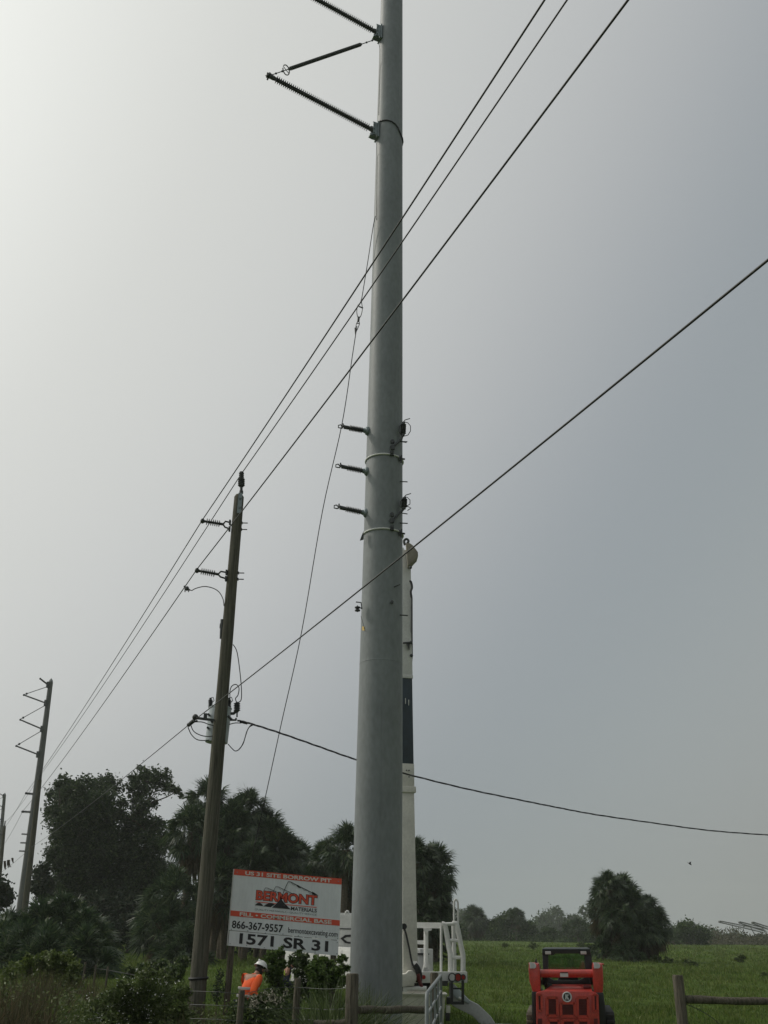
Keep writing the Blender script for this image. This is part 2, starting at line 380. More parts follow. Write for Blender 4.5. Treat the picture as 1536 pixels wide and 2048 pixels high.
# ================================================================== SETTING
def gz(x, y):
    x = np.asarray(x, dtype=float); y = np.asarray(y, dtype=float)
    bank = 0.72 * np.clip((12.0 - y) / 6.0, 0, 1) ** 1.5
    und = 0.05 * np.sin(x * 0.21 + 1.3) * np.cos(y * 0.17) + 0.05 * np.sin(x * 0.07 - y * 0.05)
    return bank + und * np.clip((y - 12) / 12, 0, 1)
def make_ground():
    ys = np.concatenate([np.linspace(-60, 4, 12), np.linspace(5, 14, 16), np.linspace(15, 60, 60), np.linspace(62, 140, 50), np.linspace(145, 300, 40), np.linspace(320, 1000, 20)])
    xs = np.concatenate([np.linspace(-800, -120, 18), np.linspace(-110, -42, 26), np.linspace(-40, 40, 90), np.linspace(42, 110, 26), np.linspace(120, 800, 18)])
    X, Y = np.meshgrid(xs, ys); Z = gz(X, Y)
    v = np.stack([X, Y, Z], -1).reshape(-1, 3); nx = len(xs); ny = len(ys)
    i = (np.arange(ny - 1)[:, None] * nx + np.arange(nx - 1)[None, :])
    f = np.stack([i, i + 1, i + nx + 1, i + nx], -1).reshape(-1)
    m, n, b = new_mat('pasture_soil')
    tc = n.nodes.new('ShaderNodeTexCoord')
    n1 = n.nodes.new('ShaderNodeTexNoise'); n1.inputs['Scale'].default_value = 0.12; n1.inputs['Detail'].default_value = 8; n1.inputs['Roughness'].default_value = 0.7
    n2 = n.nodes.new('ShaderNodeTexNoise'); n2.inputs['Scale'].default_value = 2.4; n2.inputs['Detail'].default_value = 8; n2.inputs['Roughness'].default_value = 0.75
    for q in (n1, n2): n.links.new(tc.outputs['Object'], q.inputs['Vector'])
    c1 = n.nodes.new('ShaderNodeValToRGB'); e = c1.color_ramp.elements
    e[0].position = 0.32; e[0].color = (0.048, 0.086, 0.014, 1); e[1].position = 0.68; e[1].color = (0.12, 0.165, 0.036, 1)
    k = e.new(0.5); k.color = (0.076, 0.120, 0.021, 1)
    c2 = n.nodes.new('ShaderNodeValToRGB'); e = c2.color_ramp.elements
    e[0].position = 0.35; e[0].color = (0.5, 0.5, 0.45, 1); e[1].position = 0.7; e[1].color = (1.25, 1.2, 1.1, 1)
    mu = n.nodes.new('ShaderNodeMix'); mu.data_type = 'RGBA'; mu.blend_type = 'MULTIPLY'; mu.inputs['Factor'].default_value = 0.9
    n.links.new(n1.outputs['Fac'], c1.inputs['Fac']); n.links.new(n2.outputs['Fac'], c2.inputs['Fac'])
    n.links.new(c1.outputs['Color'], mu.inputs['A']); n.links.new(c2.outputs['Color'], mu.inputs['B'])
    n.links.new(mu.outputs['Result'], b.inputs['Base Color']); b.inputs['Roughness'].default_value = 0.95; b.inputs['Specular IOR Level'].default_value = 0.1
    bp = n.nodes.new('ShaderNodeBump'); bp.inputs['Strength'].default_value = 0.8; bp.inputs['Distance'].default_value = 0.12
    n.links.new(n2.outputs['Fac'], bp.inputs['Height']); n.links.new(bp.outputs['Normal'], b.inputs['Normal'])
    o = np_mesh('ground', v, f, 4, m); o.data.shade_smooth()
    tag(o, kind='structure')
make_ground()

# ================================================================== STEEL TRANSMISSION POLE
YP = 24.0
PA = W(751.3, 2000, YP); PB = W(783.5, 0, YP)
PR0 = 53.7 * mpp(PA); PR1 = 21.6 * mpp(PB)
def paxis(z):
    t = (z - PA.z) / (PB.z - PA.z); return Vector((PA.x + (PB.x - PA.x) * t, YP, z))
def prad(z): return PR0 + (PR1 - PR0) * (z - PA.z) / (PB.z - PA.z)
def psurf(px, py, off=0.0):
    """the place on the near face of the steel pole seen at that pixel"""
    Y = YP - 0.5
    for _ in range(6):
        p = W(px, py, Y); a = paxis(p.z); r = prad(p.z) + off
        Y = YP - math.sqrt(max(0.0, r * r - (p.x - a.x) ** 2))
    return W(px, py, Y)
def rod_insulator(mb, a, b, n, r_core, r_shed, mi=0, seg=12, cap=0.06):
    """line post: rod with many thin sheds between metal end fittings"""
    prof = [(0, r_core * 1.2), (cap, r_core * 1.2), (cap + 0.002, r_core)]
    f0, f1 = cap + 0.01, 1 - cap - 0.01; st = (f1 - f0) / n
    for i in range(n):
        f = f0 + st * i
        prof += [(f, r_core), (f + st * 0.30, r_shed), (f + st * 0.42, r_shed), (f + st * 0.62, r_core)]
    prof += [(1 - cap - 0.002, r_core), (1 - cap, r_core * 1.2), (1, r_core * 1.2)]
    mb.lathe(a, b, prof, seg, mi)
PH = 36.2
tp = thing('transmission_pole', 'tall thick grey steel power pole rising out of view beside the bucket truck', 'power pole', paxis(0), 'steel transmission poles')
mb = MB()
zs = [-0.8 + (PH + 0.8) * i / 40 for i in range(41)]
mb.tube([paxis(z) for z in zs], [prad(z) + (0.005 if z < WZ(760, 1312, 0).z else 0) for z in zs], 40)
shaft = mb.build('shaft', M['galv'], tp, smooth=50)
mb = MB()                                       # weld seam and the slip joint between two pole sections
mb.tube([psurf(763 - 4.5 * i / 14, 1385 + 600 * i / 14, 0.0) for i in range(15)], 0.007, 6)
zj = psurf(760, 1318).z
mb.lathe(paxis(zj - 0.012), paxis(zj + 0.012), [(0, prad(zj) + 0.002), (0.3, prad(zj) + 0.0045), (0.7, prad(zj) + 0.0045), (1, prad(zj) + 0.002)], 48)
mb.build('weld_seam', M['galv'], shaft)
mb = MB(); zc = PH
mb.lathe(paxis(zc), paxis(zc + 0.12), [(0, prad(zc) + 0.03), (0.6, prad(zc) + 0.03), (1, prad(zc) * 0.6)], 32); mb.build('cap', M['galv'], tp)

LINE = Vector((-math.sin(R(22.5)), math.cos(R(22.5)), 0)); OUT = Vector((-math.cos(R(22.5)), -math.sin(R(22.5)), 0))
def ray_axis_plane(px, py):
    """where the pixel's ray meets the upright plane through the pole that faces along the line"""
    d = ray(px, py); n = LINE; a = paxis(10)
    return CAM + d * ((a - CAM).dot(n) / d.dot(n))
tip = ray_axis_plane(541, 153); base = ray_axis_plane(748, 261); base2 = ray_axis_plane(757, 66)
dz_arm = base2.z - base.z
def braced_post(dz, strut=True):
    t = tip + Vector((0, 0, dz)); b = base + Vector((0, 0, dz)); u = (t - b).normalized()
    ax = paxis(b.z); pr = prad(b.z)
    bs = ax + OUT * (pr + 0.16); bs.z = b.z
    u = (t - bs).normalized()
    mb = MB(); rod_insulator(mb, bs, t, 48, 0.062, 0.128, seg=14, cap=0.035)
    arm = mb.build('line_post_insulator', M['polymer'], tp, smooth=35)
    mb = MB()
    xx = OUT; yy = LINE
    rot = Matrix((xx, yy, Vector((0, 0, 1)))).transposed()
    mb.box(ax + OUT * (pr + 0.03) + Vector((0, 0, b.z - ax.z - 0.02)), (0.06, 0.30, 0.62), rot)
    for s in (-1, 1): mb.box(ax + OUT * (pr + 0.11) + LINE * (0.11 * s) + Vector((0, 0, -0.02)), (0.17, 0.022, 0.5), rot)
    for s in (-0.2, -0.05, 0.12): mb.tube([bs + LINE * 0.14 + Vector((-0.0, 0, s)), bs - LINE * 0.16 + Vector((0, 0, s))], 0.022, 8)
    for s in (0.24, -0.24):
        for k in (-1, 1): mb.tube([ax + OUT * (pr - 0.02) + LINE * (0.1 * k) + Vector((0, 0, s)), ax + OUT * (pr + 0.20) + LINE * (0.1 * k) + Vector((0, 0, s))], 0.018, 8)
    mb.box(bs + Vector((0, 0, -0.26)) + OUT * 0.02, (0.2, 0.16, 0.07), rot)
    mb.build('mounting_bracket', M['bracket'], arm)
    mb = MB()
    mb.box(t + u * 0.05, (0.16, 0.1, 0.13), rot); mb.tube([t + u * 0.06 + LINE * 0.14 - Vector((0, 0, .03)), t + u * 0.06 - LINE * 0.14 - Vector((0, 0, .03))], 0.03, 8)
    mb.tube([t + u * 0.1 + Vector((0, 0, -0.02)), t + u * 0.16 + Vector((0, 0, -0.06)), t + u * 0.1 + Vector((0, 0, -0.12))], 0.012, 6)
    mb.build('end_clamp', M['dark_metal'], arm)
    if strut:
        s1 = paxis(b.z + dz_arm) + OUT * (prad(b.z + dz_arm) + 0.10); s1.z = b.z + dz_arm - 0.27
        s0 = t + Vector((0, 0, 0.05))
        d = (s1 - s0); a = s0 + d * 0.155; c = s0 + d * 0.84
        mb = MB(); prof = [(0, 0.03), (0.02, 0.05)]
        for i in range(90):
            f = 0.02 + 0.96 * i / 90; prof += [(f, 0.046), (f + 0.004, 0.064), (f + 0.006, 0.064)]
        prof += [(0.985, 0.05), (1, 0.03)]
        mb.lathe(a, c, prof, 10)
        st = mb.build('suspension_insulator', M['polymer'], tp, smooth=35)
        for p, q in ((s0, a), (c, s1)):
            mb = MB(); mb.tube([p, q], 0.014, 8)
            for f in (0.3, 0.65): mb.ball(p.lerp(q, f), 0.035, 8, 6)
            mb.build('link', M['dark_metal'], st)
        mb = MB(); dn = d.normalized(); e1 = dn.cross(LINE).normalized(); cc = s0 + d * 0.135
        mb.tube([cc + (e1 * math.cos(q) + LINE * math.sin(q)) * 0.15 for q in [2 * math.pi * (0.06 + 0.9 * k / 20) for k in range(21)]], 0.018, 8)
        mb.tube([cc + e1 * 0.15, cc - e1 * 0.15], 0.012, 6)
        mb.build('corona_ring', M['dark_metal'], st)
braced_post(0.0); braced_post(dz_arm)

# small post insulators on the lower shaft
for (bx, by, tx, ty) in ((734, 862, 683, 853), (733, 943, 678, 932), (731, 1026, 675, 1014)):
    Yb = YP - 0.36 * prad(15)
    b = W(bx, by, Yb); t = W(tx + 5, ty + 1, Yb - 0.22)
    mb = MB(); rod_insulator(mb, b, t, 9, 0.045, 0.085, seg=12, cap=0.2)
    ins = mb.build('post_insulator', M['polymer'], tp, smooth=35)
    u = (t - b).normalized()
    mb = MB(); mb.ball(b - u * 0.02, (0.10, 0.12, 0.13), 10, 8); mb.tube([b - u * 0.18, b + u * 0.12], [0.12, 0.06], 10)
    mb.build('base_fitting', M['bracket'], ins)
    mb = MB(); p = t + u * 0.03
    mb.tube([p, p + u * 0.07 + Vector((0, 0, 0.05)), p + u * 0.13 + Vector((0, 0, 0.02)), p + u * 0.13 + Vector((0, 0, -0.05)), p + u * 0.05 + Vector((0, 0, -0.05))], 0.016, 6)
    mb.tube([p + Vector((0, 0, 0.1)), p + Vector((0, 0, 0.02))], 0.02, 6); mb.tube([p + LINE * 0.09, p - LINE * 0.09], 0.022, 8)
    mb.build('end_clamp', M['dark_metal'], ins)
# pale straps round the shaft with the bolted lugs
for (py, px0) in ((908, 768), (1057, 764)):
    z = psurf(px0, py).z; r = prad(z) + 0.012
    mb = MB(); mb.tube([paxis(z) + Vector((math.cos(a) * r, math.sin(a) * r, 0)) for a in [2 * math.pi * k / 48 for k in range(49)]], 0.026, 8, caps=False)
    band = mb.build('strap', M['strap'], tp, smooth=60)
    for (qx, qy) in ((784, py - 1), (803, py + 9)):
        mb = MB(); p = psurf(min(qx, 801), qy, 0.03); mb.box(p, (0.10, 0.10, 0.12)); mb.tube([p + Vector((0, -0.09, 0)), p + Vector((0.0, 0.03, 0))], 0.024, 8)
        if qx < 800: mb.build('lug', M['dark_metal'], band)
    p = psurf(801, py + 9, 0.05); mb.tube([p, p + Vector((0.12, 0, -0.02))], 0.025, 8); mb.tube([p + Vector((.02, 0, -0.12)), p + Vector((0.03, 0, 0.1))], 0.02, 8)
    mb.build('lug', M['dark_metal'], band)
# switch insulators on the right of the shaft with curled leads
for (ix, iy0, iy1, bx, by, jx, jy, curl) in ((807, 845, 872, 785, 896, 803, 878, ((816, 846), (821, 852), (821, 862), (816, 870), (810, 872))), (809, 995, 1018, 784, 1042, 805, 1021, ((815, 995), (820, 1000), (820, 1008), (814, 1012), (809, 1011), (818, 1014), (822, 1016), (815, 1021)))):
    Yi = YP - 0.35
    a = W(ix, iy0, Yi); b = W(ix - 1, iy1, Yi)
    mb = MB(); rod_insulator(mb, a, b, 6, 0.04, 0.08, seg=12, cap=0.12)
    ins = mb.build('cutout_insulator', M['polymer'], tp, smooth=35)
    mb = MB(); p = psurf(bx, by, 0.0); q = W(jx, jy, Yi)
    mb.tube([p, p.lerp(q, 0.5), q], [0.032, 0.028, 0.03], 8); mb.tube([p + Vector((0, 0.05, 0)), p + Vector((0, -0.06, 0.0))], 0.07, 10); mb.tube([q, W(jx + 2, iy1, Yi)], 0.03, 8)
    mb.tube([W(jx - 2, jy + 5, Yi), W(jx + 10, jy + 7, Yi)], 0.014, 6); p2 = psurf(bx, by - 12, 0.0); mb.tube([p2 + Vector((0, 0.03, 0)), p2 + Vector((0, -0.06, 0))], 0.055, 10)
    mb.build('bracket', M['dark_metal'], ins)
    mb = MB(); mb.tube([W(ix, iy0 - 2, Yi)] + [W(x, y, Yi - 0.04) for x, y in curl], 0.011, 6); mb.tube([W(ix - 1, iy0, Yi), W(ix - 8, iy0 + 8, Yi - .1), W(ix - 9, iy0 + 18, Yi - .1), W(ix - 3, iy1, Yi)], 0.010, 6)
    mb.tube([W(ix - 2, iy0 + 1, Yi), W(ix + 3, iy0 - 5, Yi), W(ix + 13, iy0 - 8, Yi)], 0.012, 6)
    mb.build('lead', M['black_cable'], ins)
for (sx, sy) in ((804, 883), (804, 963), (804, 1046), (804, 1230), (788, 1174)):
    p = psurf(min(sx, 800), sy, 0.0); mb = MB(); mb.tube([p, p + Vector((0.20 if sx > 800 else 0.16, -0.04, -0.025 if sx > 800 else 0.06))], 0.016, 8)
    mb.build('step_bolt', M['dark_metal'], tp)
mb = MB(); p = psurf(784, 1205); mb.tube([p, p + Vector((0, -0.07, 0))], 0.04, 8)
mb.build('bolt', M['dark_metal'], tp)
mb = MB(); Ys = YP - 0.35
mb.tube([W(712, 1204, Ys), W(722, 1205, Ys), W(724, 1218, Ys)], 0.016, 6); mb.tube([W(724, 1217, Ys), W(714, 1213, Ys)], 0.016, 6); mb.tube([W(715, 1211, Ys), W(715, 1224, Ys)], 0.014, 8)
mb.lathe(W(715, 1213, Ys), W(715, 1223, Ys), [(0, .03), (.1, .07), (.3, .07), (.5, .03), (.7, .07), (.9, .07), (1, .03)], 12)
mb.build('spool_bracket', M['dark_metal'], tp)
mb = MB(); mb.prism([W(727, 1062, Ys), W(727, 1078, Ys), W(720, 1080, Ys), W(722, 1074, Ys)], (0, 0.05, 0)); mb.build('flap', M['dark_metal'], tp)
mb = MB(); pts = [psurf(x, y, 0.025) for x, y in ((756, 244), (764, 241), (774, 240), (783, 242.5), (791, 248), (797, 257), (801, 267))]
pts += [W(805, 276, pts[-1].y + .1), W(806, 284, pts[-1].y + .25), W(804, 292, pts[-1].y + 0.4)]
mb.tube(pts, 0.022, 8); mb.build('cable_sling', M['black_cable'], tp, smooth=60)
for pts in (((750, 278), (753, 290), (754, 312), (753, 440)), ((757, 84), (760, 100), (760, 130), (757, 230)), ((722, 1232), (727, 1250), (730, 1262))):
    MB().tube([W(x, y, YP - 0.45) if i < 2 else psurf(x, y, 0.008) for i, (x, y) in enumerate(pts)], 0.006, 6).build('ground_wire', M['wire'], tp)
mb = MB(); p = psurf(724, 1253, 0.004); q = psurf(729, 1253, 0.004); s_ = psurf(729, 1261, .004); r_ = psurf(724, 1261, .004)
mb.prism([p, q, s_, r_], (0.0, -0.004, 0)); mb.build('number_tag', mat('yellow_tag', (0.55, 0.38, 0.08), 0.6), tp)

# ================================================================== WOODEN UTILITY POLE
YW = 22.5
WA = W(391.5, 2020, YW); WB = W(478.5, 990, YW)
WR0 = 17.6 * mpp(WA); WR1 = 9.6 * mpp(WB)
def waxis(z): return WA.lerp(WB, (z - WA.z) / (WB.z - WA.z))
def wrad(z): return WR0 + (WR1 - WR0) * (z - WA.z) / (WB.z - WA.z)
up = thing('utility_pole', 'brown wooden power pole with a transformer, standing beside the roadside site sign', 'power pole', waxis(0), 'wooden utility poles')
mb = MB(); zs = [-0.6 + (WB.z + 0.5) * i / 30 for i in range(31)]; zs[-1] = WB.z - 0.06
mb.tube([waxis(z) for z in zs] + [waxis(WB.z)], [wrad(z) * (1 + 0.015 * math.sin(z * 2.3)) for z in zs] + [WR1 * 0.72], 20)
wshaft = mb.build('shaft', M['pole_wood'], up, smooth=50)
mb = MB(); z = W(389, 1957, YW - .17).z
mb.tube([waxis(z) + Vector((math.cos(a) * (wrad(z) + .008), math.sin(a) * (wrad(z) + .008), 0.01 * math.cos(a))) for a in [2 * math.pi * k / 24 for k in range(25)]], 0.028, 6, caps=False)
mb.build('band', M['black_cable'], up)
t0 = W(482.5, 987, YW); t1 = W(483, 944, YW)
mb = MB(); mb.lathe(t0, t1, [(0, .05), (.12, .05), (.14, .035), (.3, .035), (.32, .06)] + [q for i in range(4) for q in ((.34 + .09 * i, .055), (.37 + .09 * i, .088), (.39 + .09 * i, .088), (.42 + .09 * i, .055))] + [(.7, .055)] + [q for i in range(3) for q in ((.72 + .09 * i, .045), (.745 + .09 * i, .066), (.77 + .09 * i, .066), (.79 + .09 * i, .045))] + [(1, .05)], 14)
ptop = mb.build('pole_top_insulator', M['polymer'], up, smooth=35)
mb = MB(); p = W(480, 1000, YW - WR1 - .01); mb.box(p + Vector((0, 0, -.08)), (0.10, 0.02, 0.55)); mb.tube([p + Vector((0, .02, .05)), p + Vector((0, -.04, .05))], .03, 8); mb.tube([p + Vector((0, .02, -.2)), p + Vector((0, -.04, -.2))], .03, 8)
mb.build('mounting_plate', M['bracket'], ptop)
TIPS = []
for (tx, ty, ex, ey, forks) in ((405, 1042, 446, 1048.5, ((461, 1045), (460, 1058))), (394, 1141, 436, 1148.5, ((454, 1145), (453, 1157.5)))):
    Yt = YW - 0.30
    t = W(tx, ty, Yt); e = W(ex, ey, YW - 0.12); TIPS.append(t)
    mb = MB(); rod_insulator(mb, e, t, 7, 0.028, 0.085, seg=12, cap=0.14)
    ins = mb.build('post_insulator', M['polymer'], up, smooth=35)
    mb = MB()
    for i, (fx, fy) in enumerate(forks):
        q = W(fx, fy, YW - 0.06); k = e.lerp(q, 0.3); k.z = q.z + (0.01 if i == 0 else 0.03); mb.tube([e, k, q], 0.022, 8)
        mb.box(W(fx - 1, fy, YW - .06), (0.04, 0.09, 0.12))
        r = W(fx + 28, fy + 1, YW + .02); m2 = MB(); m2.tube([r - Vector((0.12, 0, 0)), r + Vector((0.08, 0, 0))], 0.014, 8); m2.tube([r - Vector((.07, 0, 0)), r - Vector((.05, 0, 0))], .04, 8); m2.build('through_bolt', M['dark_metal'], up)
    mb.build('fork_bracket', M['dark_metal'], ins)
    mb = MB(); mb.ball(t, (0.055, 0.07, 0.065), 10, 8); mb.build('end_clamp', M['dark_metal'], ins)
# transformer tank behind the pole
ct = W(433.5, 1487, YW + 0.47); cu_ = W(435.5, 1419, YW + 0.47); cr_ = 22.5 * mpp(ct)
ct.y = cu_.y = YW + WR0 + cr_ - 0.04; cu_.x = ct.x + 0.03
mb = MB(); mb.lathe(ct, cu_, [(0, cr_ * 0.93), (0.015, cr_), (0.5, cr_), (0.97, cr_), (1, cr_ * .99)], 28)
tank = mb.build('transformer', M['tank'], up, smooth=40)
mb = MB(); mb.lathe(cu_, cu_ + Vector((0, 0, 0.09)), [(0, cr_ * 1.03), (0.25, cr_ * 1.03), (0.35, cr_ * .96), (.8, cr_ * .7), (1, cr_ * .2)], 28); mb.build('lid', M['tank'], tank)
for bx in (421, 458):
    b0 = W(bx, 1416, ct.y - 0.05); b1 = W(bx, 1396, ct.y - 0.05)
    mb = MB(); mb.lathe(b0, b1, [(0, .05), (.1, .05)] + [q for i in range(6) for q in ((.12 + .12 * i, .032), (.16 + .12 * i, .056), (.18 + .12 * i, .056), (.22 + .12 * i, .032))] + [(.9, .03), (1, .03)], 12)
    mb.tube([b1, b1 + Vector((0.06, 0, .02)), b1 + Vector((.09, 0, -.06)), b1 + Vector((.04, 0, -.12))], .01, 6); mb.build('bushing', M['polymer'], tank, smooth=35)
for (qx, qy, ln) in ((418, 1430, .1), (424, 1444, .08), (416, 1456, .06)):
    p = W(qx, qy, ct.y - cr_ * .9); mb = MB(); mb.tube([p + Vector((0, .06, 0)), p + Vector((0, -ln, 0))], .025, 8); mb.build('terminal', M['dark_metal'], tank)
mb = MB(); mb.box(W(411, 1432, ct.y), (.08, .06, .12)); mb.build('lifting_lug', M['dark_metal'], tank)
# open fuse cutout right of the pole
c0 = W(474, 1404, YW - .05); c1 = W(474, 1425, YW - .05)
mb = MB(); mb.lathe(c0, c1, [(0, .03), (.08, .04)] + [q for i in range(5) for q in ((.1 + .16 * i, .045), (.14 + .16 * i, .078), (.18 + .16 * i, .078), (.23 + .16 * i, .045))] + [(.95, .04), (1, .03)], 12)
cut = mb.build('fuse_cutout', M['polymer'], up, smooth=35)
mb = MB(); mb.tube([W(473, 1422, YW - .05), W(467, 1427, YW - .02), W(462, 1427, YW)], .035, 8); mb.tube([W(474, 1425, YW - .05), W(474, 1434, YW - .06)], .02, 6); mb.tube([W(456, 1432, YW), W(464, 1440, YW)], .03, 8); mb.tube([W(460, 1440, YW), W(472, 1440, YW)], .022, 8); mb.tube([W(472, 1441, YW), W(472, 1436, YW)], .02, 8)
mb.build('bracket', M['dark_metal'], cut)
# neutral bracket left of the pole
n0 = W(428, 1440.5, YW - .1); n1 = W(393, 1436, YW - .4)
mb = MB(); mb.bar(n0, n1, .05, .05); mb.ball(n1 + Vector((-.03, 0, .02)), (.07, .07, .07), 8, 6)
mb.tube([n1 + Vector((.02, 0, .03)), n1 + Vector((-.05, 0, .03)), n1 + Vector((-.05, 0, -.08)), n1 + Vector((.03, 0, -.06))], .022, 6)
NEUT = W(391, 1438.5, YW - .4); d_ = (W(372, 1454, YW + .6) - NEUT).normalized()
mb.build('neutral_bracket', M['dark_metal'], up); mb = MB()
for f in (.25, .38, .5, .75): mb.ball(NEUT + d_ * f, (.05, .05, .05), 8, 6)
mb.tube([NEUT + d_ * .2, NEUT + d_ * .78], .022, 8)
mb.build('dead_end_clamp', M['dark_metal'], up)
def wt(pts, r=0.011): return MB().tube(pts, r, 6)
mb = MB()
def smooth_path(pts, n=5):
    P = [Vector(p) for p in pts]; out = []
    for i in range(len(P) - 1):
        a, b = P[i], P[i + 1]; m0 = (P[i + 1] - P[max(i - 1, 0)]) * .5; m1 = (P[min(i + 2, len(P) - 1)] - P[i]) * .5
        for k in range(n):
            t = k / n; out.append(a * (2 * t**3 - 3 * t**2 + 1) + m0 * (t**3 - 2 * t**2 + t) + b * (-2 * t**3 + 3 * t**2) + m1 * (t**3 - t**2))
    out.append(P[-1]); return out
for pts in (((377, 1177), (383, 1181), (391, 1177), (408, 1173), (425, 1176), (438, 1184), (446, 1198), (448, 1212)),
            ((466, 1289), (474, 1304), (480, 1345), (483, 1380), (482, 1400), (476, 1405)),
            ((460, 1400), (460, 1382), (464, 1372), (472, 1369), (478, 1376), (476, 1390), (471, 1397), (473, 1404)),
            ((376, 1454), (382, 1468), (392, 1478), (404, 1481), (418, 1480)), ((381, 1448), (387, 1462), (400, 1470), (415, 1473), (426, 1472)),
            ((386, 1444), (404, 1444), (418, 1449), (428, 1451)), ((458, 1449), (470, 1446), (482, 1446), (486, 1444)),
            ((456, 1488), (464, 1497), (471, 1502), (480, 1497), (488, 1482), (494, 1462), (502, 1450), (508, 1449)),
            ((477, 1500), (486, 1488), (491, 1472), (497, 1456), (506, 1450))):
    MB().tube(smooth_path([W(x, y, YW - .08) for x, y in pts]), 0.0115, 6).build('jumper_wire', M['black_cable'], up, smooth=60)
mb = MB(); p = W(374, 1177, YW - .25); mb.ball(p + Vector((.0, 0, 0)), (.05, .04, .06), 8, 6); mb.tube([W(368, 1172, YW - .25), W(379, 1181, YW - .25)], .02, 6); mb.tube([W(370, 1176, YW - .25), W(370, 1184, YW - .25)], .014, 6); mb.tube([W(378, 1178, YW - .25), W(377, 1184, YW - .25)], .014, 6)
mb.build('line_clamp', M['dark_metal'], up, smooth=60)
mb = MB(); pts = [W(x, y, YW) for x, y in ((445.5, 1240), (444, 1258), (442, 1278))]
mb.tube([p + Vector((0, -.03, 0)) for p in pts], [.05, .045, .03], 8); mb.box(W(444, 1252, YW), (.10, .08, .1)); mb.tube([W(445, 1254, YW), W(439, 1256, YW)], .012, 6); mb.build('molding', M['dark_metal'], up)

# ================================================================== FAR POLES
def far_steel(Y, axis_top, axis_bot, w_top, w_bot, arms, struts, small, label):
    a = W(*axis_top, Y); b = W(*axis_bot, Y)
    k = (0 - 0.5 - a.z) / (b.z - a.z); g = a + (b - a) * k
    root = thing('transmission_pole', label, 'power pole', g, 'steel transmission poles')
    mb = MB(); mb.tube([g, b, a], [w_bot / 2 * mpp(b) * 1.03, w_bot / 2 * mpp(b), w_top / 2 * mpp(a)], 16)
    mb.build('shaft', M['galv_far'], root)
    mb = MB(); mb.lathe(a, a + Vector((0, 0, .5)), [(0, w_top / 2 * mpp(a)), (.4, w_top / 2.4 * mpp(a)), (1, .05)], 12); mb.build('cap', M['galv'], root)
    for (p, q) in arms:
        A, B = W(*p, Y - .3), W(*q, Y - 1.2)
        mb = MB(); rod_insulator(mb, A, B, 20, .075, .13, seg=8); mb.ball(B, .15, 6, 4)
        mb.box(A, (.35, .35, .8)); mb.build('line_post_insulator', M['polymer'], root)
    for (p, q) in struts:
        A, B = W(*p, Y - .3), W(*q, Y - 1.2); mb = MB(); mb.tube([A, B], .05, 6); mb.ball(A.lerp(B, .9), .16, 6, 4); mb.build('suspension_insulator', M['polymer'], root)
    for (p, q) in small:
        A, B = W(*p, Y - .3), W(*q, Y - .6); mb = MB(); rod_insulator(mb, A, B, 6, .07, .12, seg=8); mb.build('post_insulator', M['polymer'], root)
    return root
far_steel(132, (101.5, 1364), (46, 1792), 9, 18.5,
          [((96, 1369.5), (80.5, 1357.5)), ((91.4, 1406), (47.7, 1390)), ((83.8, 1458), (40.6, 1439.5)), ((76, 1509), (32.5, 1492))],
          [((96, 1373), (48.5, 1389)), ((90, 1411), (41.5, 1438)), ((82.5, 1462), (33.5, 1491))],
          [((56, 1668.6), (43, 1668)), ((54, 1685.8), (40.6, 1685.6)), ((51, 1702.3), (38, 1702))],
          'grey steel power pole with zigzag insulator arms in the distance, left of the dark oak')
far_steel(236, (9, 1590), (-14, 1846), 6, 10, [((7, 1592), (-6, 1584)), ((5.5, 1614), (-16, 1604)), ((3, 1640), (-19, 1628))], [((7, 1594), (-15, 1604)), ((4, 1618), (-18, 1628))], [],
          'most distant steel power pole, cut by the left edge of the view')
def far_wood(Y, top, bot, w, arms, label):
    a = W(*top, Y); b = W(*bot, Y); g = a + (b - a) * ((-.4 - a.z) / (b.z - a.z))
    root = thing('utility_pole', label, 'power pole', g, 'wooden utility poles')
    mb = MB(); mb.tube([g, a], [w * .62 * mpp(b), w * .42 * mpp(a)], 12); mb.build('shaft', M['pole_wood'], root)
    mb = MB(); rod_insulator(mb, a, a + Vector((0, 0, .55)), 5, .05, .1, seg=8); mb.build('pole_top_insulator', M['polymer'], root)
    for (p, q) in arms:
        A, B = W(*p, Y - .1), W(*q, Y - .4); mb = MB(); rod_insulator(mb, A, B, 5, .05, .1, seg=8); mb.ball(B, .09, 6, 4); mb.build('post_insulator', M['polymer'], root)
    return root
far_wood(72, (79, 1560), (53, 1790), 11, [((66, 1588), (52, 1586.5)), ((61, 1624), (45, 1623.3))], 'wooden power pole standing close in front of the distant zigzag steel pole')
far_wood(114, (9, 1652), (-5, 1800), 7, [((6, 1668), (-3, 1667))], 'thin dark wooden power pole farthest along the line, by the left edge of the view')

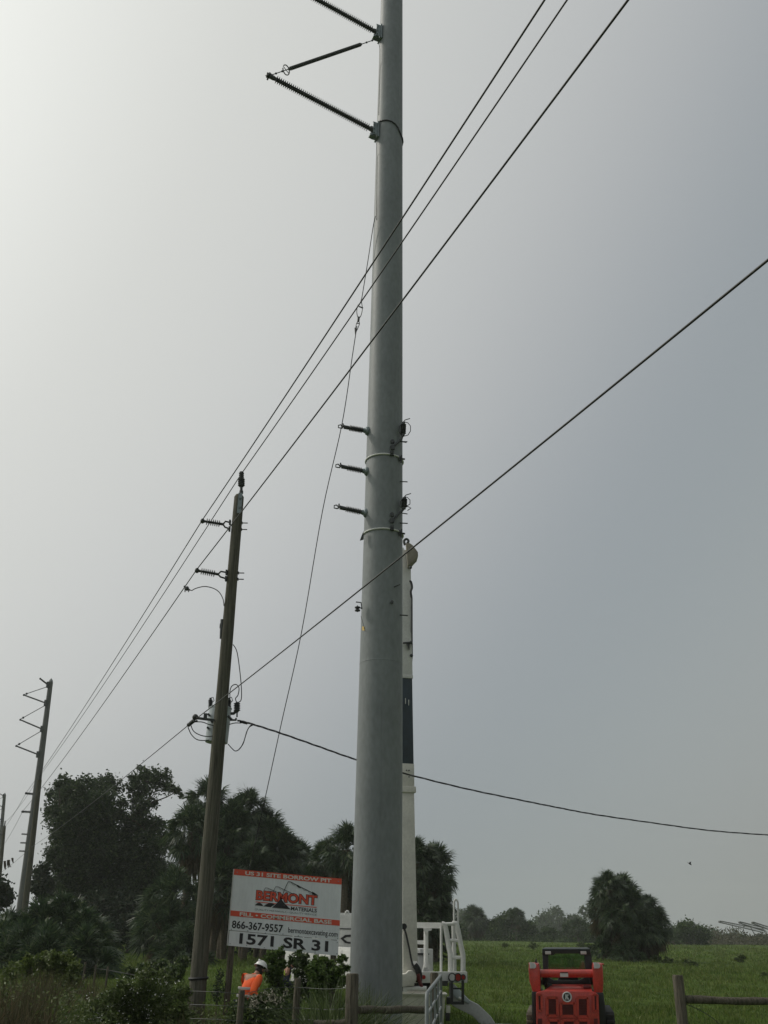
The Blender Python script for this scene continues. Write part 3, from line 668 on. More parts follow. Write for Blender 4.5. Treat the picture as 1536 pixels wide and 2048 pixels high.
# ================================================================== WIRES
def sag(a, b, s, n=14):
    a = Vector(a); b = Vector(b); return [a.lerp(b, i / n) - Vector((0, 0, 4 * s * (i / n) * (1 - i / n))) for i in range(n + 1)]
def near_end(px, py, z, extra=16):
    """past the camera: the place at that height, then straight on"""
    return WZ(px, py, z)
def line(name, label, pts, r, group=None, cat='wire', mt='wire'):
    mb = MB(); mb.tube(pts, r, 8); o = mb.build(name, M[mt], None, org=pts[0], smooth=60); return tag(o, label, cat, group)
pole2 = {'A': W(52, 1586, 71.6), 'B': W(79.4, 1552, 72), 'C': W(45, 1623, 71.6)}
pole3 = {'A': W(-3, 1667, 113.6), 'B': W(9, 1645, 114), 'C': W(-3, 1700, 113.6)}
for key, p1, (ex, ey), dz, lab in (('A', TIPS[0] + Vector((0, 0, .04)), (1089, 0), -.2, 'outermost overhead wire, held by the upper side insulator of the wooden pole'),
                                   ('B', t1 + Vector((0, 0, -.05)), (1134, 0), -.25, 'overhead wire tied to the insulator on top of the wooden pole'),
                                   ('C', TIPS[1] + Vector((0, 0, .04)), (1256, 0), -.2, 'overhead wire held by the lower side insulator of the wooden pole, with a clamped jumper')):
    e = near_end(ex, ey, p1.z + dz); e2 = e + (e - p1).normalized() * 14
    pts = [e2] + sag(e, p1, .05) + sag(p1, pole2[key], .25)[1:] + sag(pole2[key], pole3[key], .4)[1:]
    line('power_line', lab, pts, 0.0125, 'three overhead conductors')
e = near_end(1536, 520, NEUT.z + .1); e2 = e + (e - NEUT).normalized() * 14
nd = W(63, 1694, 71.6)
line('neutral_wire', 'single lower overhead wire crossing in front of the steel pole to the transformer bracket', [e2] + sag(e, NEUT, .04) + sag(NEUT, nd, .15)[1:] + sag(nd, W(-20, 1758, 104), .2)[1:], 0.0105)
# clumps of moss hanging from that wire far away
mb = MB()
for (x, y, l) in ((10.5, 1722, 20), (17, 1720, 17), (25, 1716, 10)):
    for k in range(4):
        x0 = x + random.uniform(-2, 2); q = W(x0, y, 76); mb.tube([q, W(x0 + random.uniform(-1, 2), y + l * .5, 76), W(x0 + random.uniform(0, 4), y + l * random.uniform(.8, 1), 76)], [.06, .045, .015], 5)
o = mb.build('hanging_moss', M['bark'], None, org=W(17, 1720, 76)); tag(o, 'dark ragged tufts of moss hanging from the low wire beside the far poles', 'moss')
sp = [W(x, y, Y) for x, y, Y in ((475, 1441, 22.6), (497, 1446, 22.9), (560, 1466, 23.9), (640, 1494, 25.0), (710, 1518.5, 26.0), (805, 1546, 27.0), (930, 1577, 28.6), (1040, 1600, 30), (1120, 1616, 31), (1190, 1629, 32), (1300, 1645, 33.5), (1420, 1661, 35), (1536, 1670, 36.5), (1700, 1681, 39))]
sp = smooth_path(sp, 6); mb = MB()
for ph in (0, 2.1, 4.2):
    mb.tube([p + Vector((0, math.cos(i * .9 + ph) * .014, math.sin(i * .9 + ph) * .016)) for i, p in enumerate(sp)], .0098, 6)
mb.tube([W(481, 1443, 22.65), W(494, 1446.5, 22.8)], .032, 8)
o = mb.build('service_drop', M['black_cable'], None, org=sp[0], smooth=60); tag(o, 'sagging twisted black service cable running behind the steel pole to the right', 'cable')
# pulling rope down to the ground behind the sign
rp = [W(x, y, Y) for x, y, Y in ((751, 432, 23.62), (746, 455, 23.7), (735, 527, 23.9), (723, 600, 24.1))]
rq = [W(x, y, Y) for x, y, Y in ((714, 652, 24.25), (705, 710, 24.5), (684, 848, 25.0), (645, 1022, 26.2), (603, 1265, 27.8), (562, 1450, 29.2), (528, 1607, 30.4), (500, 1735, 31.4), (478, 1850, 32.3), (455, 1965, 33.2))]
rr = thing('pulling_rope', 'thin rope hanging slack from the steel pole, joined by a swivel, passing behind the sign', 'rope', rq[-1])
mb = MB(); mb.tube(smooth_path(rp, 4), .013, 6); mb.build('upper_rope', M['black_cable'], rr, smooth=60)
mb = MB(); mb.tube(smooth_path(rq, 6), .013, 6); mb.build('lower_rope', M['black_cable'], rr, smooth=60)
mb = MB(); f = lambda x, y: W(x, y, 24.15)
mb.tube(smooth_path([f(723, 598), f(719.5, 607), f(715, 612), f(713.5, 624), f(715.5, 634), f(717.5, 636), f(721.5, 632), f(724.5, 620), f(724, 610), f(722, 600)], 3), .013, 6)
mb.tube([f(718, 613), f(726, 616)], .02, 6); mb.tube([f(717.5, 634), f(716.5, 643)], .035, 8)
mb.tube(smooth_path([f(716.5, 643), f(713, 647), f(711.5, 656), f(711, 664), f(713, 662), f(717.5, 652), f(719, 646), f(716.5, 642)], 3), .012, 6); mb.tube([f(713, 647), f(719, 647)], .014, 6); mb.tube([f(710, 656), f(711, 668)], .02, 6)
mb.build('swivel', M['dark_metal'], rr, smooth=60)

# ================================================================== ROADSIDE SIGN
YS = 23.5
def bez(px, py, Y): return W(px, py, Y)
STL, STR, SBL, SBR = W(468.5, 1738, YS), W(683.5, 1757.5, YS), W(455.5, 1891, YS), W(674, 1907, YS)
SU = (STR - STL); SV = (SBL - STL)                 # along the board, down the board
SN = SU.cross(SV).normalized()
if SN.y > 0: SN = -SN                              # towards the viewer
def sp_(u, v, out=0.0): return STL + SU * u + SV * v + SN * out
sign = thing('site_sign', 'white and orange sign board with black street number, leaning on wooden posts', 'sign', (sp_(.5, 1).x, YS, 0))
def board(name, u0, v0, u1, v1, o0, o1, m, parent, bevel=0):
    mb = MB(); mb.prism([sp_(u0, v0, o1), sp_(u1, v0, o1), sp_(u1, v1, o1), sp_(u0, v1, o1)], SN * (o0 - o1)); return mb.build(name, m, parent, bevel=bevel)
panel = board('main_panel', 0, 0, 1, 0.803, -0.02, 0.0, M['sign_white'], sign)
apanel = board('address_panel', 0.003, 0.809, 0.997, 1.0, -0.02, 0.0, M['sign_white'], sign)
band1 = board('header_band', 0.0, 0.0, 1.0, 0.078, 0.0005, 0.004, M['sign_red'], panel)
band2 = board('footer_band', 0.0, 0.547, 1.0, 0.618, 0.0005, 0.004, M['sign_red'], panel)
def text_mesh(body, bold=0.0, shear=0.0):
    cu = bpy.data.curves.new('t', 'FONT'); cu.body = body; cu.size = 1.0; cu.offset = bold; cu.shear = shear; cu.resolution_u = 3
    o = bpy.data.objects.new('t', cu); COL.objects.link(o)
    bpy.context.view_layer.update()
    me = bpy.data.meshes.new_from_object(o.evaluated_get(bpy.context.evaluated_depsgraph_get()))
    v = np.array([x.co[:2] for x in me.vertices]); f = [tuple(p.vertices) for p in me.polygons]
    bpy.data.objects.remove(o); bpy.data.curves.remove(cu); bpy.data.meshes.remove(me)
    v = (v - v.min(0)) / (v.max(0) - v.min(0)); return v, f
def lettering(name, body, u0, v0, u1, v1, out, m, parent, bold=0.0, grow=0.0):
    v, f = text_mesh(body, bold)
    ws = body.split(' ')
    if len(ws) > 1:                                # one mesh per word: cut the line at its widest gaps
        nv = len(v); lab = list(range(nv))
        def find(a):
            while lab[a] != a: lab[a] = lab[lab[a]]; a = lab[a]
            return a
        for q in f:
            for k in q[1:]: lab[find(k)] = find(q[0])
        comp = {}
        for k in range(nv): comp.setdefault(find(k), []).append(k)
        isl = sorted(comp.values(), key=lambda c: min(v[k][0] for k in c)); gaps = []; hi = max(v[k][0] for k in isl[0])
        for i in range(1, len(isl)): gaps.append((min(v[k][0] for k in isl[i]) - hi, i)); hi = max(hi, max(v[k][0] for k in isl[i]))
        cuts = sorted(i for g, i in sorted(gaps)[-(len(ws) - 1):]) + [len(isl)]; a0 = 0
        for c_ in cuts:
            ids = {k for q in isl[a0:c_] for k in q}; a0 = c_; order = sorted(ids); mp = {k: i for i, k in enumerate(order)}
            mb = MB(); mb.add([sp_(u0 + (u1 - u0) * v[k][0], v1 + (v0 - v1) * v[k][1], out) for k in order], [tuple(mp[k] for k in q) for q in f if q[0] in ids]); mb.build(name, m, parent, smooth=None)
        return
    mb = MB(); a = [sp_(u0 + (u1 - u0) * x, v1 + (v0 - v1) * y, out) for x, y in v]
    mb.add(a, f); return mb.build(name, m, parent, smooth=None)
lettering('lettering', 'US 31 SITE BORROW PIT', .105, .014, .905, .066, .007, M['letter_pale'], panel, .032)
lettering('lettering', 'FILL • COMMERCIAL BASE', .085, .558, .925, .608, .007, M['letter_pale'], panel, .032)
lettering('lettering', 'BERMONT', .218, .247, .787, .386, .0035, M['sign_black'], panel, .07)
lettering('lettering', 'BERMONT', .222, .253, .782, .379, .0065, M['sign_red'], panel, .03)
lettering('lettering', 'MATERIALS', .548, .425, .785, .475, .004, M['sign_black'], panel, .02)
lettering('lettering', 'QUALITY MATERIALS • QUALITY SERVICE', .218, .493, .785, .519, .004, M['sign_grey'], panel, 0)
lettering('lettering', '866-367-9557', .022, .672, .488, .775, .004, M['sign_black'], panel, .022)
lettering('lettering', 'bermontexcavating.com', .535, .695, .985, .785, .004, M['sign_black'], panel, .012)
lettering('lettering', '1571 SR 31', .10, .826, .905, .966, .004, M['sign_black'], apanel, .03)
mb = MB()
def flat(pts, out, th=0.002): mb.prism([sp_(u, v, out) for u, v in pts], SN * -th)
def stroke(pts, w, out):
    for (a, b), (c, d) in zip(pts[:-1], pts[1:]): mb.bar(sp_(a, b, out), sp_(c, d, out), w, .002, up=SN)
flat([(.222, .402), (.782, .402), (.782, .412), (.222, .412)], .0045)
mb.build('underline', M['sign_red'], panel)
mb = MB(); flat([(.375, .462), (.40, .425), (.43, .375), (.452, .335), (.475, .375), (.51, .42), (.545, .462)], .0095)
mb.build('emblem', M['sign_black'], panel)
mb = MB(); flat([(.295, .456), (.315, .43), (.345, .405), (.372, .403), (.40, .418), (.375, .444), (.365, .459)], .0058); mb.build('emblem', M['sign_black'], panel)
mb = MB(); flat([(.216, .452), (.235, .425), (.252, .412), (.268, .418), (.288, .44), (.293, .454)], .0058); mb.build('emblem', M['sign_black'], panel)
for pts, w_ in (([(.458, .31), (.485, .185), (.507, .105), (.530, .104), (.765, .238)], .013), ([(.375, .255), (.395, .185), (.420, .183), (.565, .262)], .009), ([(.287, .255), (.302, .212), (.322, .212), (.43, .262)], .008)):
    mb = MB(); stroke(pts, w_, .011); a, b = pts[-2], pts[-1]
    for k in range(9):
        t = k / 9; p = (a[0] + (b[0] - a[0]) * t, a[1] + (b[1] - a[1]) * t + (.022 if k % 2 else 0)); q_ = (a[0] + (b[0] - a[0]) * (t + 1 / 9), a[1] + (b[1] - a[1]) * (t + 1 / 9) + (0 if k % 2 else .022)); stroke([p, q_], w_ * .45, .0112)
    mb.build('emblem', M['sign_black'], panel); mb = MB()
    if w_ > .01: flat([(.60, .135), (.632, .165), (.622, .175), (.585, .15)], .012); mb.build('emblem', M['sign_black'], panel); mb = MB(); flat([(.735, .205), (.79, .245), (.735, .245)], .012); mb.build('emblem', M['sign_black'], panel)
for (u, v) in ((.03, .04), (.97, .04), (.2, .02), (.5, .03), (.8, .02), (.02, .79), (.17, .79), (.33, .80), (.49, .79), (.63, .795), (.79, .79), (.985, .78)):
    mb = MB(); mb.tube([sp_(u, v, -.004), sp_(u, v, .010)], .012, 8); mb.build('screw', M['bracket'], panel)
for (u, v) in ((.02, .975), (.17, .975), (.33, .985), (.49, .98), (.79, .98), (.985, .83), (.985, .975)):
    mb = MB(); mb.tube([sp_(u, v, -.004), sp_(u, v, .010)], .010, 8); mb.build('screw', M['bracket'], apanel)
for u, (bx, by) in ((0.03, (443, 2005)), (0.49, (556, 1995)), (0.955, (664, 1985))):
    a = sp_(u, 0.03, -0.085); b = sp_(u, 1.0, -.085); d = (b - a) / (b.z - a.z); g = a + d * (-0.4 - a.z)
    mb = MB(); mb.bar(a, g, .09, .13); mb.build('post', M['post_wood'], sign, bevel=.008)
mb = MB(); mb.bar(sp_(-0.006, .0, -.03), sp_(-0.006, 1.0, -.03), .014, .07, up=SN); mb.build('edge_trim', M['white'], sign)
for v in (.12, .62, .93):
    mb = MB(); mb.bar(sp_(.005, v, -.03), sp_(.99, v, -.03), .018, .06, up=SV); mb.build('stringer', M['post_wood'], sign)

# ================================================================== FENCES AND GATE
YF = 16.0
def log(mb, a, b, r0, r1, n=8):
    a = Vector(a); b = Vector(b); mb.tube([a.lerp(b, i / n) + Vector((0, 0, .006 * math.sin(i * 1.7))) for i in range(n + 1)], [r0 + (r1 - r0) * i / n + .004 * math.sin(i * 2.1) for i in range(n + 1)], 12)
def round_post(name, px, top, wpx, Y, parent, lean=0.0, mats='post_wood'):
    a = W(px, top, Y); r = wpx / 2 * mpp(a); g = Vector((a.x - lean, Y, float(gz(a.x, Y)) - .4))
    mb = MB(); mb.tube([g, g.lerp(a, .5), a - Vector((0, 0, .02)), a], [r * 1.05, r * 1.02, r, r * .86], 14); return mb.build(name, M[mats], parent)
lf = thing('log_fence', 'round log fence with two posts and low rail in front of the steel pole', 'fence', (W(705, 2040, YF).x, YF, 0), 'log fences along the field edge')
round_post('post', 705, 1947, 25, YF, lf)
round_post('post', 868.5, 1945, 16, 19.0, lf)
mb = MB(); log(mb, W(716, 2020, YF), W(866, 2019, 18.9), .052, .058); mb.build('rail', M['post_wood'], lf)
mb = MB(); log(mb, W(697, 2047, YF), W(628, 2047.5, YF + .1), .05, .045); mb.build('rail', M['post_wood'], lf)
rf = thing('log_fence', 'round log fence with post and rail running out of view beyond the red loader', 'fence', (W(1355, 2040, 17).x, 17, 0), 'log fences along the field edge')
round_post('post', 1355, 1950, 21, 17.0, rf, lean=-.03); round_post('post', 1660, 1958, 21, 17.3, rf)
mb = MB(); log(mb, W(1362, 1999, 17), W(1660, 2006, 17.3), .058, .05); mb.build('rail', M['post_wood'], rf)
mb = MB(); mb.tube(smooth_path([W(x, y, 17) for x, y in ((1364, 2005), (1395, 2018), (1425, 2036), (1450, 2060))]), .006, 5); mb.build('brace_wire', M['wire'], rf)
wf = thing('wire_fence', 'barbed wire fence on slim wooden posts in front of the sign and workers', 'fence', (W(540, 2040, 17).x, 17, 0), 'wire fences')
round_post('post', 484, 1980, 13, 17, wf, lean=.03); round_post('post', 596, 1957, 13, 17, wf, lean=.05)
for y0, y1, y2 in ((1985, 1974, 1974), (2012, 2015, 2015), (2040, 2038, 2036)):
    mb = MB(); mb.tube(smooth_path([W(380, y0 - 3, 17.3), W(440, y0 - 1, 17), W(484, y0 + 2, 16.93), W(540, y1 + 3, 16.95), W(596, y1 + 1, 16.93), W(650, y2 + 4, 16.6), W(697, y2 + 2, 16.1)], 4), .0036, 5); mb.build('wire_strand', M['dark_metal'], wf)
wf2 = thing('wire_fence', 'short run of thin dark fence posts in the weeds left of the wooden pole', 'fence', (W(190, 1960, 40).x, 40, 0), 'wire fences')
for px, top, w_, Y in ((155, 1924, 4, 40), (171, 1924, 4.2, 38), (192, 1930, 4, 38.5), (216, 1933, 4.5, 37)): round_post('post', px, top, w_, Y, wf2)
mb = MB(); mb.tube([W(155, 1932, 40), W(171, 1933, 38), W(192, 1937, 38.5), W(216, 1940, 37), W(330, 1962, 30)], .006, 5); mb.build('wire_strand', M['wire'], wf2)

gate = thing('pipe_gate', 'grey galvanised pipe gate swung open towards the road beside the bucket truck', 'gate', (W(881, 2040, 18.6).x, 18.6, 0))
ga = W(881.5, 1951, 18.6); gb = W(853.5, 1987, 13.9)
def gp(t, dz): p = ga.lerp(gb, t); return p + Vector((0, 0, dz))
gh = 1.22
mb = MB(); r = .025
loop = [gp(0, -gh), gp(0, -.08), gp(.015, 0), gp(.985, 0), gp(1, -.08), gp(1, -gh + .06), gp(.985, -gh), gp(0, -gh)]
mb.tube(loop, r, 10); mb.build('gate_frame', M['galv'], gate)
for i in range(1, 5):
    mb = MB(); mb.tube([gp(.004, -gh * i / 5), gp(.996, -gh * i / 5)], .018, 8); mb.build('gate_bar', M['galv'], gate)
for t in (.25, .5, .75):
    mb = MB(); mb.bar(gp(t, -.02), gp(t, -gh + .02), .03, .012); mb.build('gate_stay', M['galv'], gate)
mb = MB(); mb.tube([gp(.02, -gh + .04), gp(.5, -.04)], .018, 8); mb.build('gate_brace', M['galv'], gate)
mb = MB(); h = W(872, 1960, 18.9)
for dz in (-.2, -1.0): mb.tube([gp(0, dz), gp(0, dz) + Vector((-.12, .25, 0))], .022, 8)
mb.build('hinge', M['dark_metal'], gate)

# ================================================================== BUCKET TRUCK
HD = R(24)
TF = Vector((-math.sin(HD), math.cos(HD), 0)); TL = Vector((-math.cos(HD), -math.sin(HD), 0)); TZ = Vector((0, 0, 1))
TROT = Matrix((TF, TL, TZ)).transposed()
T0 = Vector((W(931, 1960, 29.2).x, 29.2, 0)) + TL * 1.2
def tk(x, y, z): return T0 + TF * x + TL * y + TZ * z
truck = thing('bucket_truck', 'white bucket truck with raised boom, parked behind the tall steel pole', 'truck', T0)
def tbox(name, x, y, z, sx, sy, sz, m, parent=truck, bevel=.02):
    mb = MB(); mb.box(tk(x, y, z), (sx, sy, sz), TROT); return mb.build(name, M[m], parent, bevel=bevel)
tbox('chassis', 4.2, 0, .82, 8.2, .9, .26, 'black')
tbox('deck', 2.45, 0, 1.20, 4.9, 2.36, .10, 'white')
bumper = tbox('tailboard', -.05, 0, 1.19, .10, 2.42, .27, 'white')
for y in (-1.06, -.90, -.72):
    mb = MB(); r = {-.72: .10, -.90: .095, -1.06: .065}[y]; c = tk(-.10, y, 1.19)
    mb.tube([c, c - TF * .035], r, 16); k = mb.build('tail_light', M['lens' if y == -.72 else 'redlens'], bumper)
    mb = MB(); mb.tube([c - TF * .03 + (TL * math.cos(a) + TZ * math.sin(a)) * r for a in [2 * math.pi * i / 18 for i in range(19)]], .016, 6, caps=False); mb.build('light_ring', M['black'], bumper)
mb = MB(); c = tk(-.10, .12, 1.2); mb.tube([c, c - TF * .035], .05, 12); mb.build('tail_light', M['redlens'], bumper)
for y in (1.06, .90):
    mb = MB(); c = tk(-.10, y, 1.19); mb.tube([c, c - TF * .035], .08, 14); mb.build('tail_light', M['redlens'], bumper)
for s in (-1, 1):
    b_ = tbox('side_bin', 3.0 if s > 0 else 3.4, .98 * s, 1.32, 3.8 if s > 0 else 3.0, .42, 1.05, 'white')
    for k in range(4 if s > 0 else 3):
        x0 = 1.55 + k * .95 if s > 0 else 2.45 + k * .95
        mb = MB(); mb.box(tk(x0, (.98 + .212) * s, 1.34), (.86, .025, .86), TROT); d = mb.build('bin_door', M['white'], b_, bevel=.008)
        mb = MB(); mb.box(tk(x0 - .3, (.98 + .235) * s, 1.36), (.10, .03, .06), TROT); mb.build('latch', M['dark_metal'], b_)
for x in (2.1, 6.9):
    for s in (-1, 1):
        mb = MB(); a = tk(x, s * 1.14, .5); b = tk(x, s * (.62 if x < 3 else .86), .5)
        mb.lathe(a, b, [(0, .40), (.06, .49), (.2, .505), (.8, .505), (.94, .49), (1, .40)], 28); wh = mb.build('wheel', M['rubber'], truck)
        mb = MB(); mb.lathe(a + TL * (.005 * s), a - TL * (.1 * s), [(0, .29), (.3, .29), (1, .12)], 20); mb.build('rim', M['white'], wh)
# crew cab
mb = MB(); prof = [(5.5, .75), (9.1, .75), (9.1, 1.62), (8.95, 1.75), (7.75, 1.86), (7.25, 2.62), (6.9, 2.74), (5.6, 2.74), (5.5, 2.6)]
mb.prism([tk(x, 1.13, z) for x, z in prof], TL * -2.26); cab = mb.build('cab', M['white'], truck, bevel=.05)
for s in (-1, 1):
    mb = MB(); mb.prism([tk(x, 1.137 * s, z) for x, z in ((5.72, 1.9), (6.45, 1.9), (6.45, 2.5), (5.78, 2.5))], TL * (-.03 * s)); mb.build('side_window', M['darkglass'], cab)
    mb = MB(); mb.prism([tk(x, 1.137 * s, z) for x, z in ((6.55, 1.9), (7.5, 1.9), (7.15, 2.5), (6.55, 2.5))], TL * (-.03 * s)); mb.build('side_window', M['darkglass'], cab)
    mb = MB(); mb.box(tk(6.6, 1.14 * s, 1.75), (.16, .03, .04), TROT); mb.build('door_handle', M['dark_metal'], cab)
    mb = MB(); mb.box(tk(7.5, 1.34 * s, 2.1), (.08, .2, .36), TROT); mb.build('mirror', M['black'], cab, bevel=.02)
    mb = MB(); mb.box(tk(9.11, .85 * s, 1.35), (.04, .3, .2), TROT); mb.build('headlight', M['lens'], cab)
mb = MB(); mb.prism([tk(7.82, y, 1.90) for y in (1.0, -1.0)] + [tk(7.34, y, 2.56) for y in (-.95, .95)], TF * .02); mb.build('windscreen', M['darkglass'], cab)
mb = MB(); mb.prism([tk(5.493, y, 2.0) for y in (.85, -.85)] + [tk(5.493, y, 2.55) for y in (-.85, .85)], TF * .02); mb.build('rear_window', M['darkglass'], cab)
mb = MB(); mb.tube([W(682, 1846.5, 33.0), W(760, 1847.5, 33.4)], .10, 12); mb.build('tool_tube', M['white'], truck)
mb = MB(); a = W(685, 1845, 33.2); mb.tube(smooth_path([W(691, 1836, 33.2), W(691, 1826, 33.2), W(695, 1822, 33.2), W(697, 1826, 33.2), W(697, 1838, 33.2)], 3), .03, 8); mb.build('grab_loop', M['white'], truck)
tbox('headache_rack', 5.25, 0, 2.25, .18, 2.3, 1.1, 'white', bevel=.03)
mb = MB(); q = lambda x, y: W(x, y, 32.4)
mb.prism([q(672, 1829), q(735, 1831), q(735, 1907), q(672, 1905)], (0, .25, 0)); sb = mb.build('side_cabinet', M['white'], truck, bevel=.02)
mb = MB(); q = lambda x, y: W(x, y, 32.38)
mb.prism([q(681, 1877), q(690, 1870), q(720, 1868), q(720, 1873), q(694, 1874), q(687, 1877.5), q(694, 1883), q(720, 1886), q(720, 1891), q(690, 1886)], (0, .02, 0)); mb.build('arrow_decal', M['black'], sb)
mb = MB(); mb.prism([q(672, 1856), q(735, 1858), q(735, 1860), q(672, 1858)], (0, .02, 0)); mb.build('panel_gap', M['black'], sb)
mb = MB(); mb.prism([q(672, 1903), q(735, 1905), q(735, 1909), q(672, 1907)], (0, .02, 0)); mb.build('lower_trim', M['black'], sb)
# ladder with bent rails, platform frame and boom rest at the tail
def tr(name, pts, r, m='white', parent=truck, sq=False, seg=8):
    mb = MB()
    if sq:
        for a, b in zip(pts[:-1], pts[1:]): mb.bar(a, b, r * 2, r * 2)
    else: mb.tube(pts, r, seg)
    return mb.build(name, M[m], parent, smooth=50)
YL = 29.6
L_ = lambda x, y, d=0: W(x, y, YL + d)
lad = tr('ladder_rail', smooth_path([L_(901, 1945), L_(901, 1912), L_(898, 1895), L_(891, 1855), L_(888, 1849), L_(884, 1848)], 3), .07)
for a, b in (((926, 1945), (926, 1912)),):
    tr('ladder_rail', smooth_path([L_(926, 1945), L_(926, 1912), L_(922, 1892), L_(914, 1852), L_(911, 1847), L_(905, 1847)], 3), .07)
for y, x0, x1 in ((1915, 903, 925), (1881, 898, 918)): tr('ladder_rung', [L_(x0, y), L_(x1, y)], .045)
tr('ladder_rung', [L_(884, 1848.5), L_(912, 1847.5)], .045)
tr('ladder_post', [L_(909, 1945, .4), L_(907, 1850, .4)], .06); tr('frame_post', [L_(882, 1947), L_(882.5, 1852)], .035)
tr('grab_handle', smooth_path([L_(908, 1848), L_(908.3, 1808), L_(909.5, 1801), L_(912, 1799), L_(914.5, 1802), L_(916, 1810), L_(916, 1848)], 3), .027)
tr('platform_rail', [L_(820, 1850, .6), L_(884, 1851, .2)], .075, sq=True); tr('platform_rail', [L_(820, 1884, .6), L_(851, 1885, .4)], .05, sq=True)
tr('deck_edge', [L_(826, 1846, .7), L_(876, 1847, .3)], .018, 'strap')
br = tr('rest_post', [L_(852, 1935, .3), L_(852, 1862, .3)], .065); tr('rest_leg', [L_(846, 1944, .3), L_(852, 1915, .3)], .03); tr('rest_leg', [L_(858.5, 1944, .3), L_(853, 1915, .3)], .03)
mb = MB(); mb.prism([L_(847, 1856, .2), L_(864, 1857, .2), L_(863, 1861, .2), L_(857, 1862, .2), L_(855, 1867, .2), L_(850, 1867, .2), L_(848, 1860, .2)], (0, .25, 0)); mb.build('rest_saddle', M['white'], truck)
mb = MB(); mb.prism([L_(834, 1910, .9), L_(858, 1911, .9), L_(858, 1945, .9), L_(834, 1945, .9)], (0, .6, 0)); k = mb.build('tool_box', M['greypaint'], truck, bevel=.02)
mb = MB(); mb.prism([L_(834, 1906, .88), L_(858.5, 1907, .88), L_(858.5, 1910, .88), L_(834, 1909, .88)], (0, .64, 0)); mb.build('box_lid', M['black'], k)
mb = MB(); mb.prism([L_(846, 1946, -.1), L_(873, 1947, -.1), L_(873, 1949, -.1), L_(846, 1948, -.1)], (0, .7, 0)); mb.build('deck_plate', M['dark_metal'], truck)
for x in (900.5, 925): tr('pin', [L_(x, 1945, -.08), L_(x, 1940, -.08)], .05, 'white')
# folding step hanging under the tailboard
S_ = lambda x, y: W(x, y, 28.6)
st = tr('tail_step', [S_(903.5, 1961), S_(903.5, 2005)], .035, 'black', sq=True)
tr('tail_step', [S_(925.5, 1961), S_(925.5, 2005)], .035, 'black', sq=True); tr('step_tread', [S_(901, 2006), S_(928, 2006)], .035, 'black', sq=True); tr('step_tread', [S_(903, 1977), S_(926, 1977)], .02, 'black', sq=True)
mb = MB(); mb.prism([S_(884, 1962), S_(896, 1962), S_(896, 1972), S_(884, 1972)], (0, .15, 0)); mb.build('hitch', M['black'], truck)
mb = MB(); mb.prism([W(845, 1960, 29.6), W(875, 1962, 29.6), W(875, 2030, 29.6), W(845, 2030, 29.6)], (0, .1, 0)); mb.build('rear_apron', M['black'], truck)
# sloping grey outrigger on the tail corner
O_ = lambda x, y, d=0: W(x, y, 29.0 + d)
mb = MB(); mb.prism([O_(899, 1966), O_(906, 1966), O_(922, 1982), O_(940, 2001), O_(958, 2010), O_(982, 2033), O_(1000, 2062), O_(1008, 2090), O_(985, 2090), O_(968, 2056), O_(945, 2032), O_(905, 2012), O_(899, 2000)], (0, .34, 0)); og = mb.build('outrigger', M['greypaint'], truck, bevel=.03)
mb = MB(); mb.prism([O_(905, 1975, -.05), O_(918, 1978, -.05), O_(932, 1994, -.05), O_(941, 2002, -.05), O_(938, 2008, -.05), O_(925, 2001, -.05), O_(914, 1998, -.05), O_(905, 1988, -.05)], (0, .06, 0)); mb.build('outrigger_cover', M['tank'], og, bevel=.02)
mb = MB(); f0 = Vector((O_(1010, 2090).x, 29.05, .04)); mb.box(f0, (.5, .5, .06)); mb.tube([f0, O_(1000, 2075, .15)], .06, 10); mb.build('outrigger_foot', M['greypaint'], og, bevel=.01)
mb = MB(); mb.tube([O_(917, 1996, -.08), O_(923, 1998, -.08)], .035, 8); mb.build('pin', M['strap'], og)
# boom: turret, lower boom (behind the steel pole), upper boom and the tub at its end
tb = tk(3.0, 0.1, 1.3)
mb = MB(); mb.lathe(tb, tb + TZ * .8, [(0, .55), (.3, .55), (.35, .42), (1, .38)], 20); mb.build('turret', M['white'], truck)
EL = W(795, 1096, 29.0)
mb = MB(); mb.bar(tb + TZ * .7, EL, .34, .42); mb.build('lower_boom', M['white'], truck, bevel=.03)
Ub, Ut = W(815.5, 1912, 27.3), W(808.5, 1085, 28.6)
def ub(t): return Ub.lerp(Ut, t)
UW0, UW1 = .44, .41
def tof(py): return (Ub.z - W(812, py, 27.9).z) / (Ub.z - Ut.z)
def boom_piece(name, py0, py1, w0, w1, m, dx=0.0, extra=0.0, bevel=.02):
    a, b = ub(tof(py0)), ub(tof(py1)); vs = []
    for p, w_ in ((a, w0), (b, w1)):
        for i, j in ((-1, -1), (1, -1), (1, 1), (-1, 1)):
            vs.append(p + Vector((math.cos(R(14)), math.sin(R(14)), 0)) * (i * w_ / 2) + Vector((-math.sin(R(14)), math.cos(R(14)), 0)) * (j * w_ * .6) + Vector((dx, 0, 0)))
    mb = MB(); mb.add(vs, [(3, 2, 1, 0), (4, 5, 6, 7), (0, 1, 5, 4), (1, 2, 6, 5), (2, 3, 7, 6), (3, 0, 4, 7)]); return mb.build(name, M[m], truck, bevel=bevel)
lb = boom_piece('upper_boom', 1920, 1532, .40, .33, 'cream', 0, bevel=.025)
boom_piece('boom_flange', 1588, 1576, .42, .42, 'cream', 0, bevel=.01)
bp_ = boom_piece('boom_sleeve', 1577, 1530, .35, .35, 'cream', 0, bevel=.01)
for py in (1541, 1554, 1567):
    for k in (0, 1):
        p = W(813 + 5 * k, py, 27.62); mb = MB(); mb.tube([p + Vector((0, .09, 0)), p + Vector((0, -.03, 0))], .02, 8); mb.build('bolt', M['dark_metal'], bp_)
boom_piece('insulated_section', 1532, 1351, .335, .315, 'navy', 0)
